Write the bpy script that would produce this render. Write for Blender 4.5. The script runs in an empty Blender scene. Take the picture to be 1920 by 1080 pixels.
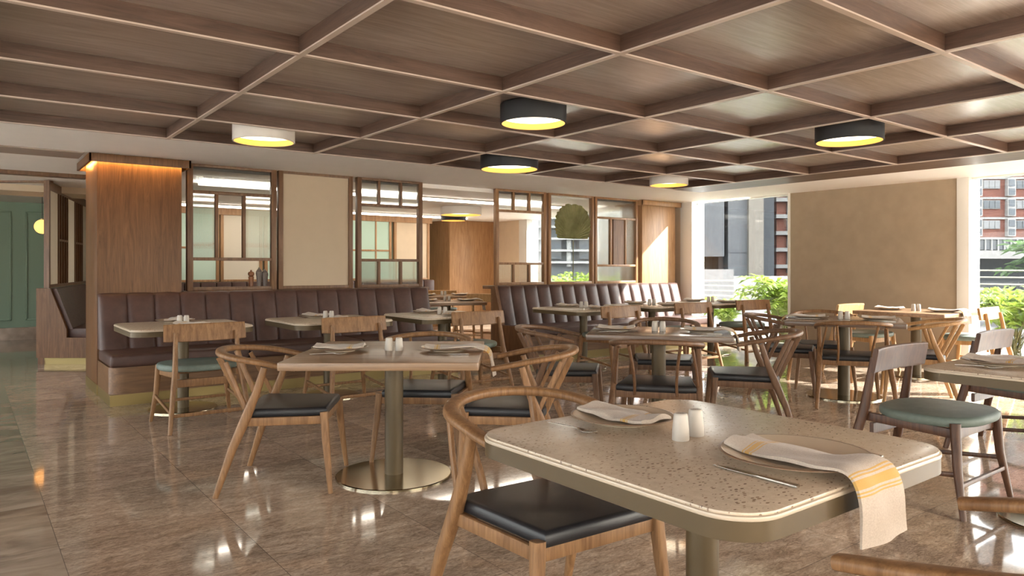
import bpy, bmesh, math, random
from mathutils import Vector, Matrix
R = math.radians
rnd = random.Random(7)
SC = bpy.context.scene
COL = SC.collection

# ---------------------------------------------------------------- camera
cd = bpy.data.cameras.new('camera'); cam = bpy.data.objects.new('camera', cd); COL.objects.link(cam)
cam.location = (0, 0, 1.25); cam.rotation_euler = (R(90), 0, R(-37.3))
cd.sensor_width = 36; cd.lens = 36 * 1350 / 1920; cd.shift_y = -38 / 1920; cd.clip_start = .05; cd.clip_end = 500
SC.camera = cam
# ---------------------------------------------------------------- sky, sun, exposure
W = bpy.data.worlds.new('world'); SC.world = W; W.use_nodes = True
wn = W.node_tree; wn.nodes.clear()
sky = wn.nodes.new('ShaderNodeTexSky'); sky.sky_type = 'NISHITA'; sky.sun_disc = False
sky.sun_elevation = R(40); sky.sun_rotation = R(120); sky.air_density = 1.0; sky.dust_density = 2.0
hs = wn.nodes.new('ShaderNodeHueSaturation'); hs.inputs['Saturation'].default_value = .22
bg = wn.nodes.new('ShaderNodeBackground'); bg.inputs['Strength'].default_value = .8
wo = wn.nodes.new('ShaderNodeOutputWorld')
wn.links.new(sky.outputs[0], hs.inputs['Color']); wt = wn.nodes.new('ShaderNodeMix'); wt.data_type = 'RGBA'; wt.blend_type = 'MULTIPLY'; wt.inputs[0].default_value = 1; wt.inputs[7].default_value = (1.0, .955, .89, 1)
wn.links.new(hs.outputs[0], wt.inputs[6]); wn.links.new(wt.outputs[2], bg.inputs[0]); wn.links.new(bg.outputs[0], wo.inputs[0])
sd = bpy.data.lights.new('sun', 'SUN'); sun = bpy.data.objects.new('sun', sd); COL.objects.link(sun)
sd.energy = 16.0; sd.angle = R(0.8); sd.color = (1, .95, .87)
_dir = Vector((-.743 * math.cos(R(30)), .669 * math.cos(R(30)), -math.sin(R(30))))
sun.rotation_euler = _dir.to_track_quat('-Z', 'Y').to_euler()
SC.view_settings.view_transform = 'Standard'; SC.view_settings.look = 'None'
SC.view_settings.gamma = 1; SC.view_settings.use_curve_mapping = False
SC.view_settings.exposure = 3.3
cy = SC.cycles
cy.use_denoising = True
try: cy.denoiser = 'OPENIMAGEDENOISE'
except Exception: pass
cy.max_bounces = 12; cy.diffuse_bounces = 7; cy.glossy_bounces = 5; cy.transmission_bounces = 8; cy.transparent_max_bounces = 24
cy.sample_clamp_indirect = 6; cy.caustics_reflective = False; cy.caustics_refractive = False; cy.blur_glossy = 1.0
def portal(name, loc, rot, sx, sy):
    l = bpy.data.lights.new(name, 'AREA'); l.shape = 'RECTANGLE'; l.size = sx; l.size_y = sy
    l.cycles.is_portal = True
    o = bpy.data.objects.new(name, l); COL.objects.link(o); o.location = loc; o.rotation_euler = rot
# faces -X (into the room)
portal('daylight_portal', (10.15, 7.0, 1.2), (0, R(90), 0), 2.3, 1.9)
portal('daylight_portal', (10.15, .3, 1.2), (0, R(90), 0), 2.3, 6.7)
portal('daylight_portal', (10.15, 11.4, 1.2), (0, R(90), 0), 2.3, 2.1)
portal('daylight_portal', (-2.85, 4, 1.2), (0, R(-90), 0), 2.2, 15)
portal('daylight_portal', (3.5, -3.45, 1.2), (R(90), 0, 0), 11, 2.3)

# ---------------------------------------------------------------- materials
def nodemat(name):
    m = bpy.data.materials.new(name); m.use_nodes = True
    nt = m.node_tree; b = nt.nodes['Principled BSDF']
    return m, nt, b
def setp(b, **k):
    for n, v in k.items():
        n = {'rough': 'Roughness', 'metal': 'Metallic', 'spec': 'Specular IOR Level', 'coat': 'Coat Weight', 'coatr': 'Coat Roughness', 'emis': 'Emission Strength', 'trans': 'Transmission Weight', 'ior': 'IOR', 'sheen': 'Sheen Weight'}[n]
        b.inputs[n].default_value = v
def ramp(nt, stops, fac):
    r = nt.nodes.new('ShaderNodeValToRGB'); e = r.color_ramp.elements
    while len(e) < len(stops): e.new(.5)
    for i, (p, c) in enumerate(stops):
        e[i].position = p; e[i].color = (*c, 1) if len(c) == 3 else c
    nt.links.new(fac, r.inputs[0]); return r.outputs[0]
def coords(nt, scale, kind='Object', rnd_off=False, rot=(0, 0, 0)):
    t = nt.nodes.new('ShaderNodeTexCoord'); mp = nt.nodes.new('ShaderNodeMapping'); mp.inputs['Scale'].default_value = scale
    mp.inputs['Rotation'].default_value = rot
    nt.links.new(t.outputs[kind], mp.inputs[0])
    if rnd_off:
        oi = nt.nodes.new('ShaderNodeObjectInfo'); m = nt.nodes.new('ShaderNodeMath'); m.operation = 'MULTIPLY'; m.inputs[1].default_value = 37
        nt.links.new(oi.outputs['Random'], m.inputs[0]); cx = nt.nodes.new('ShaderNodeCombineXYZ')
        for i in range(3): nt.links.new(m.outputs[0], cx.inputs[i])
        nt.links.new(cx.outputs[0], mp.inputs['Location'])
    return mp.outputs[0]
def noise(nt, vec, scale, detail=4, rough=.5, dist=0):
    n = nt.nodes.new('ShaderNodeTexNoise'); n.inputs['Scale'].default_value = scale; n.inputs['Detail'].default_value = detail
    n.inputs['Roughness'].default_value = rough; n.inputs['Distortion'].default_value = dist
    nt.links.new(vec, n.inputs['Vector']); return n.outputs['Fac']
def mix(nt, a, b, fac, mode='MIX'):
    m = nt.nodes.new('ShaderNodeMix'); m.data_type = 'RGBA'; m.blend_type = mode
    for s, v in ((m.inputs[0], fac), (m.inputs[6], a), (m.inputs[7], b)):
        if hasattr(v, 'node'): nt.links.new(v, s)
        elif isinstance(v, (int, float)): s.default_value = v
        else: s.default_value = (*v, 1)
    return m.outputs[2]
def bump(nt, b, h, strength=.2, dist=.01):
    bp = nt.nodes.new('ShaderNodeBump'); bp.inputs['Strength'].default_value = strength; bp.inputs['Distance'].default_value = dist
    nt.links.new(h, bp.inputs['Height']); nt.links.new(bp.outputs[0], b.inputs['Normal'])
def plain(name, c, rough=.5, metal=0, spec=.5, var=0, **k):
    m, nt, b = nodemat(name); setp(b, rough=rough, metal=metal, spec=spec, **k)
    if var:
        v = coords(nt, (1, 1, 1), rnd_off=True); f = noise(nt, v, 6)
        col = ramp(nt, [(.3, tuple(x * (1 - var) for x in c)), (.7, tuple(min(1, x * (1 + var)) for x in c))], f)
        nt.links.new(col, b.inputs['Base Color'])
    else: b.inputs['Base Color'].default_value = (*c, 1)
    return m
def wood(name, dark, light, axis='X', rough=.4, fine=1.0, spec=.4, coat=0, coatr=.2):
    m, nt, b = nodemat(name); setp(b, rough=rough, spec=spec, coat=coat, coatr=coatr)
    s = {'X': (1.2, 14, 14), 'Y': (14, 1.2, 14), 'Z': (14, 14, 1.2)}[axis]
    v = coords(nt, s, rnd_off=True)
    f = noise(nt, v, 1.6 * fine, 6, .65, 1.2)
    v2 = coords(nt, tuple(x * 9 if x > 5 else x * 2 for x in s), rnd_off=True)
    g = noise(nt, v2, 1.3 * fine, 3, .7)
    c1 = ramp(nt, [(.28, dark), (.5, tuple((a + d) / 2 for a, d in zip(dark, light))), (.72, light)], f)
    c2 = ramp(nt, [(.3, (.72, .70, .68)), (.6, (1, 1, 1))], g)
    nt.links.new(mix(nt, c1, c2, .7, 'MULTIPLY'), b.inputs['Base Color'])
    bump(nt, b, g, .08, .002)
    return m
def emis(name, c, s):
    m, nt, b = nodemat(name); b.inputs['Base Color'].default_value = (*c, 1)
    b.inputs['Emission Color'].default_value = (*c, 1); b.inputs['Emission Strength'].default_value = s; return m
def clear_glass(name, tint=(.97, .985, .98), refl=.07):
    m = bpy.data.materials.new(name); m.use_nodes = True; nt = m.node_tree; nt.nodes.clear()
    o = nt.nodes.new('ShaderNodeOutputMaterial'); t = nt.nodes.new('ShaderNodeBsdfTransparent'); g = nt.nodes.new('ShaderNodeBsdfGlossy')
    lw = nt.nodes.new('ShaderNodeLayerWeight'); lw.inputs['Blend'].default_value = .15
    mx = nt.nodes.new('ShaderNodeMixShader'); t.inputs[0].default_value = (*tint, 1); g.inputs['Roughness'].default_value = .02
    ml = nt.nodes.new('ShaderNodeMath'); ml.operation = 'MULTIPLY_ADD'; ml.inputs[1].default_value = .5; ml.inputs[2].default_value = refl * .4
    nt.links.new(lw.outputs['Fresnel'], ml.inputs[0]); nt.links.new(ml.outputs[0], mx.inputs[0])
    nt.links.new(t.outputs[0], mx.inputs[1]); nt.links.new(g.outputs[0], mx.inputs[2]); nt.links.new(mx.outputs[0], o.inputs[0]); return m

M = {}
# marble floor
m, nt, b = nodemat('marble_floor'); setp(b, rough=.07, spec=.55, coat=.25, coatr=.03)
tc = nt.nodes.new('ShaderNodeTexCoord'); sp = nt.nodes.new('ShaderNodeSeparateXYZ'); nt.links.new(tc.outputs['Object'], sp.inputs[0])
def mth(op, a, b_=None, c_=None):
    n = nt.nodes.new('ShaderNodeMath'); n.operation = op
    for i, v in enumerate((a, b_, c_)):
        if v is None: continue
        if hasattr(v, 'node'): nt.links.new(v, n.inputs[i])
        else: n.inputs[i].default_value = v
    return n.outputs[0]
T = .717
tx = mth('DIVIDE', mth('SUBTRACT', sp.outputs[0], .34), T); ty = mth('DIVIDE', mth('SUBTRACT', sp.outputs[1], 5.235), T)
ix = mth('FLOOR', tx); iy = mth('FLOOR', ty)
fx = mth('ABSOLUTE', mth('SUBTRACT', mth('SUBTRACT', tx, ix), .5)); fy = mth('ABSOLUTE', mth('SUBTRACT', mth('SUBTRACT', ty, iy), .5))
joint = mth('GREATER_THAN', mth('MAXIMUM', fx, fy), .5 - .0022)
cid = nt.nodes.new('ShaderNodeCombineXYZ'); nt.links.new(ix, cid.inputs[0]); nt.links.new(iy, cid.inputs[1])
wnz = nt.nodes.new('ShaderNodeTexWhiteNoise'); nt.links.new(cid.outputs[0], wnz.inputs['Vector'])
vm = nt.nodes.new('ShaderNodeVectorMath'); vm.operation = 'MULTIPLY_ADD'; nt.links.new(wnz.outputs['Color'], vm.inputs[0]); vm.inputs[1].default_value = (9, 9, 9)
mp = nt.nodes.new('ShaderNodeMapping'); mp.inputs['Scale'].default_value = (1.0, 2.6, 1); mp.inputs['Rotation'].default_value = (0, 0, R(38)); nt.links.new(tc.outputs['Object'], mp.inputs[0])
nt.links.new(mp.outputs[0], vm.inputs[2]); vv = vm.outputs[0]
n1 = noise(nt, vv, 5.0, 9, .74, 1.0); n2 = noise(nt, vv, 20, 7, .75, 1.8); n3 = noise(nt, vv, 1.0, 3, .5, .4)
c1 = ramp(nt, [(.28, (.27, .195, .140)), (.44, (.43, .335, .258)), (.58, (.56, .455, .360)), (.75, (.68, .58, .475))], n1)
c2 = ramp(nt, [(.38, (.58, .52, .47)), (.5, (.95, .93, .91)), (.60, (1.30, 1.26, 1.20))], n2)
c3 = ramp(nt, [(.3, (.80, .78, .76)), (.7, (1.12, 1.1, 1.08))], n3)
cc = mix(nt, mix(nt, c1, c2, .85, 'MULTIPLY'), c3, 1, 'MULTIPLY')
tv = ramp(nt, [(0, (.86, .85, .84)), (1, (1.08, 1.08, 1.08))], wnz.outputs['Value'])
cc = mix(nt, cc, tv, 1, 'MULTIPLY')
leftf = mth('LESS_THAN', sp.outputs[0], .34)
cl = ramp(nt, [(.3, (.22, .155, .105)), (.5, (.36, .275, .200)), (.72, (.52, .42, .32))], noise(nt, vv, 2.2, 6, .6, 1.0))
cc = mix(nt, cc, cl, leftf)
cc = mix(nt, cc, (.10, .075, .06), mth('MULTIPLY', joint, .75))
nt.links.new(cc, b.inputs['Base Color']); M['floor'] = m
M['ceil_white'] = plain('white_paint', (.83, .80, .775), .65, var=.015)
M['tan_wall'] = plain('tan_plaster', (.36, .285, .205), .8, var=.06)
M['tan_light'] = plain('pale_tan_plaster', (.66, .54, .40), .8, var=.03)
M['white_frame'] = plain('white_window_paint', (.74, .73, .70), .4)
M['ceil_wood'] = wood('ceiling_veneer', (.205, .148, .122), (.40, .315, .265), 'X', .42, .9, spec=1.0, coat=1.0, coatr=.27); M['ceil_wood'].node_tree.nodes['Principled BSDF'].inputs['Coat IOR'].default_value = 2.1
M['beam_wood'] = wood('beam_veneer', (.060, .033, .023), (.148, .086, .060), 'X', .45)
M['beam_wood_y'] = wood('beam_veneer_cross', (.060, .033, .023), (.148, .086, .060), 'Y', .45)
M['beam_edge'] = plain('pale_edge_band', (.52, .43, .37), .35)
M['col_wood'] = wood('column_veneer', (.095, .042, .018), (.215, .105, .047), 'Z', .42, 1.1, spec=.3)
M['col_light'] = wood('light_column_veneer', (.30, .155, .070), (.52, .31, .16), 'Z', .4)
M['frame_wood'] = wood('screen_frame_wood', (.105, .050, .025), (.23, .125, .066), 'Z', .42)
M['frame_honey'] = wood('honey_screen_wood', (.20, .095, .042), (.38, .21, .10), 'Z', .42)
M['base_wood'] = wood('banquette_base_wood', (.105, .048, .020), (.24, .125, .058), 'X', .40)
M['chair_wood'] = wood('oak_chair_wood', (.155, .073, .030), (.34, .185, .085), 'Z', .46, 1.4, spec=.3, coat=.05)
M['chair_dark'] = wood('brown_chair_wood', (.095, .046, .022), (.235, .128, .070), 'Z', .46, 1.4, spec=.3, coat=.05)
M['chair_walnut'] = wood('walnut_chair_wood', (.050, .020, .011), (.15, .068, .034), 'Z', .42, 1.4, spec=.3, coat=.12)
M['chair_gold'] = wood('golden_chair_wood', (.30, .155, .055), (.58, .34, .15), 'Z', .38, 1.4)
M['oak_top'] = wood('oak_tabletop', (.19, .11, .060), (.37, .235, .14), 'X', .32, .8, coat=.2)
M['dark_top'] = wood('walnut_tabletop', (.10, .062, .045), (.24, .165, .12), 'X', .25, .8, coat=.3, coatr=.12)
M['brass'] = plain('brushed_brass', (.42, .33, .17), .30, metal=1)
M['brass_dull'] = plain('dull_brass_paint', (.088, .058, .024), .45, metal=.2)
M['brass_toe'] = plain('brass_kick', (.22, .16, .06), .38, metal=.6)
M['disc'] = plain('polished_brass_disc', (.50, .43, .30), .16, metal=1)
M['steel'] = plain('cutlery_steel', (.62, .58, .52), .18, metal=1)
M['black'] = plain('black_drum', (.016, .016, .018), .55)
M['white_drum'] = plain('white_drum', (.68, .64, .60), .6)
M['gold'] = plain('gold_lining', (.74, .37, .07), .5, metal=.2)
M['diff'] = emis('lamp_diffuser', (1, .85, .62), .5); M['cove'] = emis('cove_light', (1, .90, .76), 1.3)
M['led'] = emis('led_strip', (1, .58, .16), 7)
M['globe'] = emis('globe_glow', (1, .42, .10), .28)
M['tan_strip'] = plain('tan_strip_paint', (.30, .24, .20), .7)
M['beige'] = plain('beige_fabric_panel', (.50, .405, .300), .85, var=.02)
M['cream'] = plain('cream_panel', (.72, .66, .55), .7)
M['green'] = plain('sage_green_paint', (.30, .42, .32), .5)
M['palegreen'] = plain('pale_green_paint', (.42, .58, .48), .6)
M['mint'] = plain('mint_glass_panel', (.50, .68, .58), .2)
M['plinth'] = plain('marble_plinth', (.40, .30, .24), .25, var=.25)
M['glass'] = clear_glass('clear_glass'); M['dim'] = clear_glass('dark_tinted_glass', (.46, .455, .44)); M['tinted'] = clear_glass('view_dimming_glass', (.40, .41, .415))  # tints are added to dim the daylight and the view outside
M['porcelain'] = plain('off_white_porcelain', (.62, .56, .48), .35)
M['shaker'] = plain('white_ceramic_shaker', (.50, .455, .40), .4, var=.03)
M['plate'] = plain('cream_glazed_plate', (.60, .50, .38), .22, coat=.3)
M['plate_rim'] = plain('brown_plate_rim', (.20, .12, .07), .3)
M['hole'] = plain('dark_shaker_holes', (.03, .03, .03), .6)
# terrazzo
m, nt, b = nodemat('terrazzo'); setp(b, rough=.27, spec=.45)
v = coords(nt, (1, 1, 1))
vo = nt.nodes.new('ShaderNodeTexVoronoi'); vo.inputs['Scale'].default_value = 62; vo.inputs['Randomness'].default_value = 1
mp2 = nt.nodes.new('ShaderNodeMapping'); mp2.inputs['Scale'].default_value = (1, 1.9, 1); mp2.inputs['Rotation'].default_value = (0, 0, .5); nt.links.new(v, mp2.inputs[0])
nt.links.new(mp2.outputs[0], vo.inputs['Vector'])
dens = noise(nt, v, 5, 2)
thr = nt.nodes.new('ShaderNodeMath'); thr.operation = 'MULTIPLY'; thr.inputs[1].default_value = .62; nt.links.new(dens, thr.inputs[0])
lt = nt.nodes.new('ShaderNodeMath'); lt.operation = 'LESS_THAN'; nt.links.new(vo.outputs['Distance'], lt.inputs[0])
sepc = nt.nodes.new('ShaderNodeSeparateColor'); nt.links.new(vo.outputs['Color'], sepc.inputs[0])
mm = nt.nodes.new('ShaderNodeMath'); mm.operation = 'MULTIPLY'; nt.links.new(thr.outputs[0], mm.inputs[0]); nt.links.new(sepc.outputs[0], mm.inputs[1])
nt.links.new(mm.outputs[0], lt.inputs[1])
base = ramp(nt, [(.35, (.50, .41, .31)), (.65, (.60, .50, .39))], noise(nt, v, 40, 4, .8))
chip = ramp(nt, [(0, (.10, .055, .035)), (.5, (.26, .17, .11)), (1, (.16, .12, .10))], sepc.outputs[1])
mf = nt.nodes.new('ShaderNodeMath'); mf.operation = 'MULTIPLY'; mf.inputs[1].default_value = .85; nt.links.new(lt.outputs[0], mf.inputs[0])
nt.links.new(mix(nt, base, chip, mf.outputs[0]), b.inputs['Base Color']); M['terrazzo'] = m
M['terr_rim'] = plain('terrazzo_rim', (.52, .43, .33), .3)
# leathers
def leather(name, c, rough, sc=180, bs=.15):
    m, nt, b = nodemat(name); setp(b, rough=rough, spec=.38)
    v = coords(nt, (1, 1, 1), rnd_off=True); f = noise(nt, v, 7, 5, .7)
    nt.links.new(ramp(nt, [(.3, tuple(x * .78 for x in c)), (.7, tuple(x * 1.2 for x in c))], f), b.inputs['Base Color'])
    bump(nt, b, noise(nt, v, sc, 2), bs, .001); return m
M['brown_leather'] = leather('brown_leather', (.078, .040, .032), .46)
M['black_leather'] = leather('black_leather', (.020, .019, .021), .38)
M['teal_leather'] = leather('teal_leather', (.155, .192, .168), .5)
# napkin with yellow stripes across its length (UV v in metres)
m, nt, b = nodemat('striped_linen'); setp(b, rough=.9, spec=.15, sheen=.2)
uv = nt.nodes.new('ShaderNodeUVMap'); sx = nt.nodes.new('ShaderNodeSeparateXYZ'); nt.links.new(uv.outputs[0], sx.inputs[0])
st = [(0, 0)]
acc = None
for c0, w in ((.075, .007), (.088, .0022), (.062, .0022), (.385, .010), (.402, .0018), (.409, .0018), (.368, .0018), (.361, .0018)):
    a = mth('LESS_THAN', mth('ABSOLUTE', mth('SUBTRACT', sx.outputs[1], c0)), w)
    acc = a if acc is None else mth('MAXIMUM', acc, a)
v = coords(nt, (1, 1, 1)); wv = noise(nt, v, 260, 2)
lin = ramp(nt, [(.3, (.44, .37, .31)), (.7, (.53, .455, .385))], wv)
nt.links.new(mix(nt, lin, (.52, .30, .06), mth('MULTIPLY', acc, .85)), b.inputs['Base Color']); bump(nt, b, wv, .3, .001); M['napkin'] = m
# reeded glass: clear shader over truly ribbed geometry
m = bpy.data.materials.new('reeded_glass'); m.use_nodes = True; nt = m.node_tree; nt.nodes.clear()
o = nt.nodes.new('ShaderNodeOutputMaterial'); gl = nt.nodes.new('ShaderNodeBsdfGlass'); gl.inputs['Color'].default_value = (.93, .96, .95, 1); gl.inputs['Roughness'].default_value = .06; gl.inputs['IOR'].default_value = 1.35
tr = nt.nodes.new('ShaderNodeBsdfTransparent'); tr.inputs[0].default_value = (.9, .92, .92, 1); ms = nt.nodes.new('ShaderNodeMixShader'); ms.inputs[0].default_value = .6
nt.links.new(tr.outputs[0], ms.inputs[1]); nt.links.new(gl.outputs[0], ms.inputs[2]); nt.links.new(ms.outputs[0], o.inputs[0]); M['reeded'] = m
# outside
M['paving'] = plain('pale_paving', (.66, .63, .58), .8, var=.08)
M['asphalt'] = plain('grey_asphalt', (.085, .085, .088), .9, var=.1)
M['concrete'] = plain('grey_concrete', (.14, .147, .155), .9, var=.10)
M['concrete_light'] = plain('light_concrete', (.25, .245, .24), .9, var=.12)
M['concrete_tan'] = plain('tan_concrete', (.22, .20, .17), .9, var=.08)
M['concrete_dark'] = plain('dark_concrete_and_shade', (.075, .083, .092), .9, var=.08)  # also paints the shade in the open voids below the buildings
M['outglass'] = plain('dark_window_glass', (.035, .05, .07), .12, spec=.8)
M['outwhite'] = plain('white_facade', (.33, .33, .32), .8)
M['curtain'] = plain('window_curtain', (.25, .255, .26), .8)
m, nt, b = nodemat('red_brick'); setp(b, rough=.9)
br = nt.nodes.new('ShaderNodeTexBrick'); br.inputs['Scale'].default_value = 3; br.inputs['Color1'].default_value = (.24, .085, .055, 1); br.inputs['Color2'].default_value = (.20, .07, .05, 1); br.inputs['Mortar'].default_value = (.22, .17, .15, 1)
nt.links.new(coords(nt, (1, 1, 1), rot=(R(90), 0, 0)), br.inputs['Vector']); nt.links.new(br.outputs[0], b.inputs['Base Color']); M['brick'] = m
M['rail'] = plain('pale_rail_paint', (.40, .39, .33), .4)
def leafmat(name, a, c):
    m, nt, b = nodemat(name); setp(b, rough=.45)
    v = coords(nt, (1, 1, 1), rnd_off=True)
    nt.links.new(ramp(nt, [(.3, a), (.7, c)], noise(nt, v, 7)), b.inputs['Base Color'])
    b.inputs['Subsurface Weight'].default_value = 0
    tb = nt.nodes.new('ShaderNodeBsdfTranslucent'); nt.links.new(ramp(nt, [(.3, a), (.7, c)], noise(nt, v, 7)), tb.inputs[0])
    ms = nt.nodes.new('ShaderNodeMixShader'); ms.inputs[0].default_value = .4
    nt.links.new(b.outputs[0], ms.inputs[1]); nt.links.new(tb.outputs[0], ms.inputs[2]); nt.links.new(ms.outputs[0], nt.nodes['Material Output'].inputs[0])
    return m
M['leaf'] = leafmat('yellow_green_leaf', (.10, .18, .022), (.32, .42, .06))
M['leaf_dark'] = leafmat('mid_green_leaf', (.045, .11, .035), (.14, .24, .08))
M['stem'] = plain('green_brown_stem', (.16, .15, .06), .7)
M['dry_leaf'] = leafmat('dried_palm_leaf', (.28, .28, .14), (.48, .47, .26))
M['pepper'] = wood('pepper_mill_wood', (.20, .07, .025), (.34, .14, .06), 'Z', .3)
M['jar'] = plain('pinkish_cut_glass', (.55, .48, .46), .15, trans=.6, ior=1.3)
M['soil'] = plain('dark_soil', (.05, .04, .03), .95)

# ---------------------------------------------------------------- mesh helpers
def mb(): return bmesh.new()
def finish(name, bm, mat, parent=None, smooth=True, ang=35, loc=None, rot=None):
    me = bpy.data.meshes.new(name); bm.normal_update(); bm.to_mesh(me); bm.free()
    if smooth:
        me.polygons.foreach_set('use_smooth', [True] * len(me.polygons)); me.set_sharp_from_angle(angle=R(ang))
    for mt in (mat if isinstance(mat, (list, tuple)) else [mat]): me.materials.append(M[mt] if isinstance(mt, str) else mt)
    o = bpy.data.objects.new(name, me); COL.objects.link(o)
    if parent: o.parent = parent
    if loc is not None: o.location = loc
    if rot is not None: o.rotation_euler = rot
    return o
def box(bm, a, b, bev=0, seg=2, mtx=None, mi=0):
    x0, y0, z0 = a; x1, y1, z1 = b
    vs = [bm.verts.new(p) for p in ((x0, y0, z0), (x1, y0, z0), (x1, y1, z0), (x0, y1, z0), (x0, y0, z1), (x1, y0, z1), (x1, y1, z1), (x0, y1, z1))]
    fs = [bm.faces.new([vs[i] for i in q]) for q in ((3, 2, 1, 0), (4, 5, 6, 7), (0, 1, 5, 4), (1, 2, 6, 5), (2, 3, 7, 6), (3, 0, 4, 7))]
    for f in fs: f.material_index = mi
    allv = vs
    if bev:
        es = list({e for f in fs for e in f.edges})
        r = bmesh.ops.bevel(bm, geom=es, offset=bev, segments=seg, profile=.5, affect='EDGES')
        allv = list({v for f in r['faces'] for v in f.verts} | {v for v in vs if v.is_valid})
    if mtx is not None:
        bmesh.ops.transform(bm, matrix=mtx, verts=allv)
def prism(bm, pts, z0, z1, bev=0, axis='Z', seg=2, mi=0):
    def P(p, z): return {'Z': (p[0], p[1], z), 'X': (z, p[0], p[1]), 'Y': (p[0], z, p[1])}[axis]
    lo = [bm.verts.new(P(p, z0)) for p in pts]; hi = [bm.verts.new(P(p, z1)) for p in pts]
    n = len(pts); fs = [bm.faces.new(lo[::-1]), bm.faces.new(hi)]
    for i in range(n): fs.append(bm.faces.new((lo[i], lo[(i + 1) % n], hi[(i + 1) % n], hi[i])))
    for f in fs: f.material_index = mi
    bmesh.ops.recalc_face_normals(bm, faces=fs)
    if bev:
        es = list(set(fs[0].edges) | set(fs[1].edges))
        bmesh.ops.bevel(bm, geom=es, offset=bev, segments=seg, profile=.5, affect='EDGES')
def rrect(w, d, r, n=8, cx=0, cy_=0):
    pts = []
    for sx, sy, a0 in ((1, 1, 0), (-1, 1, 90), (-1, -1, 180), (1, -1, 270)):
        for k in range(n + 1):
            a = R(a0 + 90 * k / n); pts.append((cx + sx * (w / 2 - r) + r * math.cos(a), cy_ + sy * (d / 2 - r) + r * math.sin(a)))
    return pts
def lathe(bm, prof, n=32, c=(0, 0, 0), mi=0):
    rings = []
    for r, z in prof:
        if r < 1e-6: rings.append([bm.verts.new((c[0], c[1], c[2] + z))])
        else: rings.append([bm.verts.new((c[0] + r * math.cos(2 * math.pi * k / n), c[1] + r * math.sin(2 * math.pi * k / n), c[2] + z)) for k in range(n)])
    for a, b in zip(rings, rings[1:]):
        for k in range(n):
            k2 = (k + 1) % n
            if len(a) == 1 and len(b) == 1: continue
            if len(a) == 1: f = bm.faces.new((a[0], b[k], b[k2]))
            elif len(b) == 1: f = bm.faces.new((a[k], a[k2], b[0]))
            else: f = bm.faces.new((a[k], a[k2], b[k2], b[k]))
            f.material_index = mi
    return rings
def sweep(bm, pts, secs, up=(0, 0, 1), n=12, p=2.6, caps=True, closed=False, ups=None, mi=0):
    """sweep a superellipse section (width w along side, height h along up) along pts"""
    pts = [Vector(q) for q in pts]; N = len(pts)
    if not isinstance(secs, list): secs = [secs] * N
    rings = []
    for i, q in enumerate(pts):
        if closed: t = pts[(i + 1) % N] - pts[i - 1]
        else: t = pts[min(i + 1, N - 1)] - pts[max(i - 1, 0)]
        t.normalize(); u = Vector(ups[i] if ups else up); s = t.cross(u)
        if s.length < 1e-4: s = t.cross(Vector((1, 0, 0)))
        s.normalize(); u2 = s.cross(t).normalized(); w, h = secs[i]
        ring = []
        for k in range(n):
            a = 2 * math.pi * (k + .5) / n; ca, sa = math.cos(a), math.sin(a)
            x = math.copysign(abs(ca) ** (2 / p), ca) * w / 2; y = math.copysign(abs(sa) ** (2 / p), sa) * h / 2
            ring.append(bm.verts.new(q + s * x + u2 * y))
        rings.append(ring)
    fs = []
    rr = rings + [rings[0]] if closed else rings
    for a, b in zip(rr, rr[1:]):
        for k in range(n): fs.append(bm.faces.new((a[k], a[(k + 1) % n], b[(k + 1) % n], b[k])))
    if caps and not closed:
        fs.append(bm.faces.new(rings[0][::-1])); fs.append(bm.faces.new(rings[-1]))
    for f in fs: f.material_index = mi
    bmesh.ops.recalc_face_normals(bm, faces=fs)
def bez(a, b, c, d, n=10):
    a, b, c, d = map(Vector, (a, b, c, d)); out = []
    for i in range(n + 1):
        t = i / n; out.append(a * (1 - t) ** 3 + b * 3 * t * (1 - t) ** 2 + c * 3 * t * t * (1 - t) + d * t ** 3)
    return out
def tag(o, label=None, cat=None, group=None, kind=None):
    if label: o['label'] = label
    if cat: o['category'] = cat
    if group: o['group'] = group
    if kind: o['kind'] = kind
    return o
def thing(name, label, cat, loc=(0, 0, 0), rz=0, group=None, kind=None):
    o = bpy.data.objects.new(name, None); o.empty_display_size = .2; COL.objects.link(o); o.location = loc; o.rotation_euler = (0, 0, rz)
    return tag(o, label, cat, group, kind)
def copy_tree(o, parent=None):
    c = o.copy(); COL.objects.link(c); c.parent = parent
    for ch in [x for x in o.children]: copy_tree(ch, c)
    return c
class Proto:
    """first use places the prototype, later uses copy it"""
    def __init__(s, root): s.root = root; s.used = False
    def put(s, loc, rz, label, group=None):
        o = copy_tree(s.root) if s.used else s.root
        s.used = True; o.location = loc; o.rotation_euler = (0, 0, rz); o['label'] = label
        if group: o['group'] = group
        return o
def struct(name, bm, mat, label=None, **k):
    o = finish(name, bm, mat, **k); o['kind'] = 'structure'
    if label: o['label'] = label
    return o
PSI = R(37.3); SN, CS = math.sin(PSI), math.cos(PSI)
def vw(r, d): return (SN * d + CS * r, CS * d - SN * r)   # point at r to the right of and d ahead of the viewpoint

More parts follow.
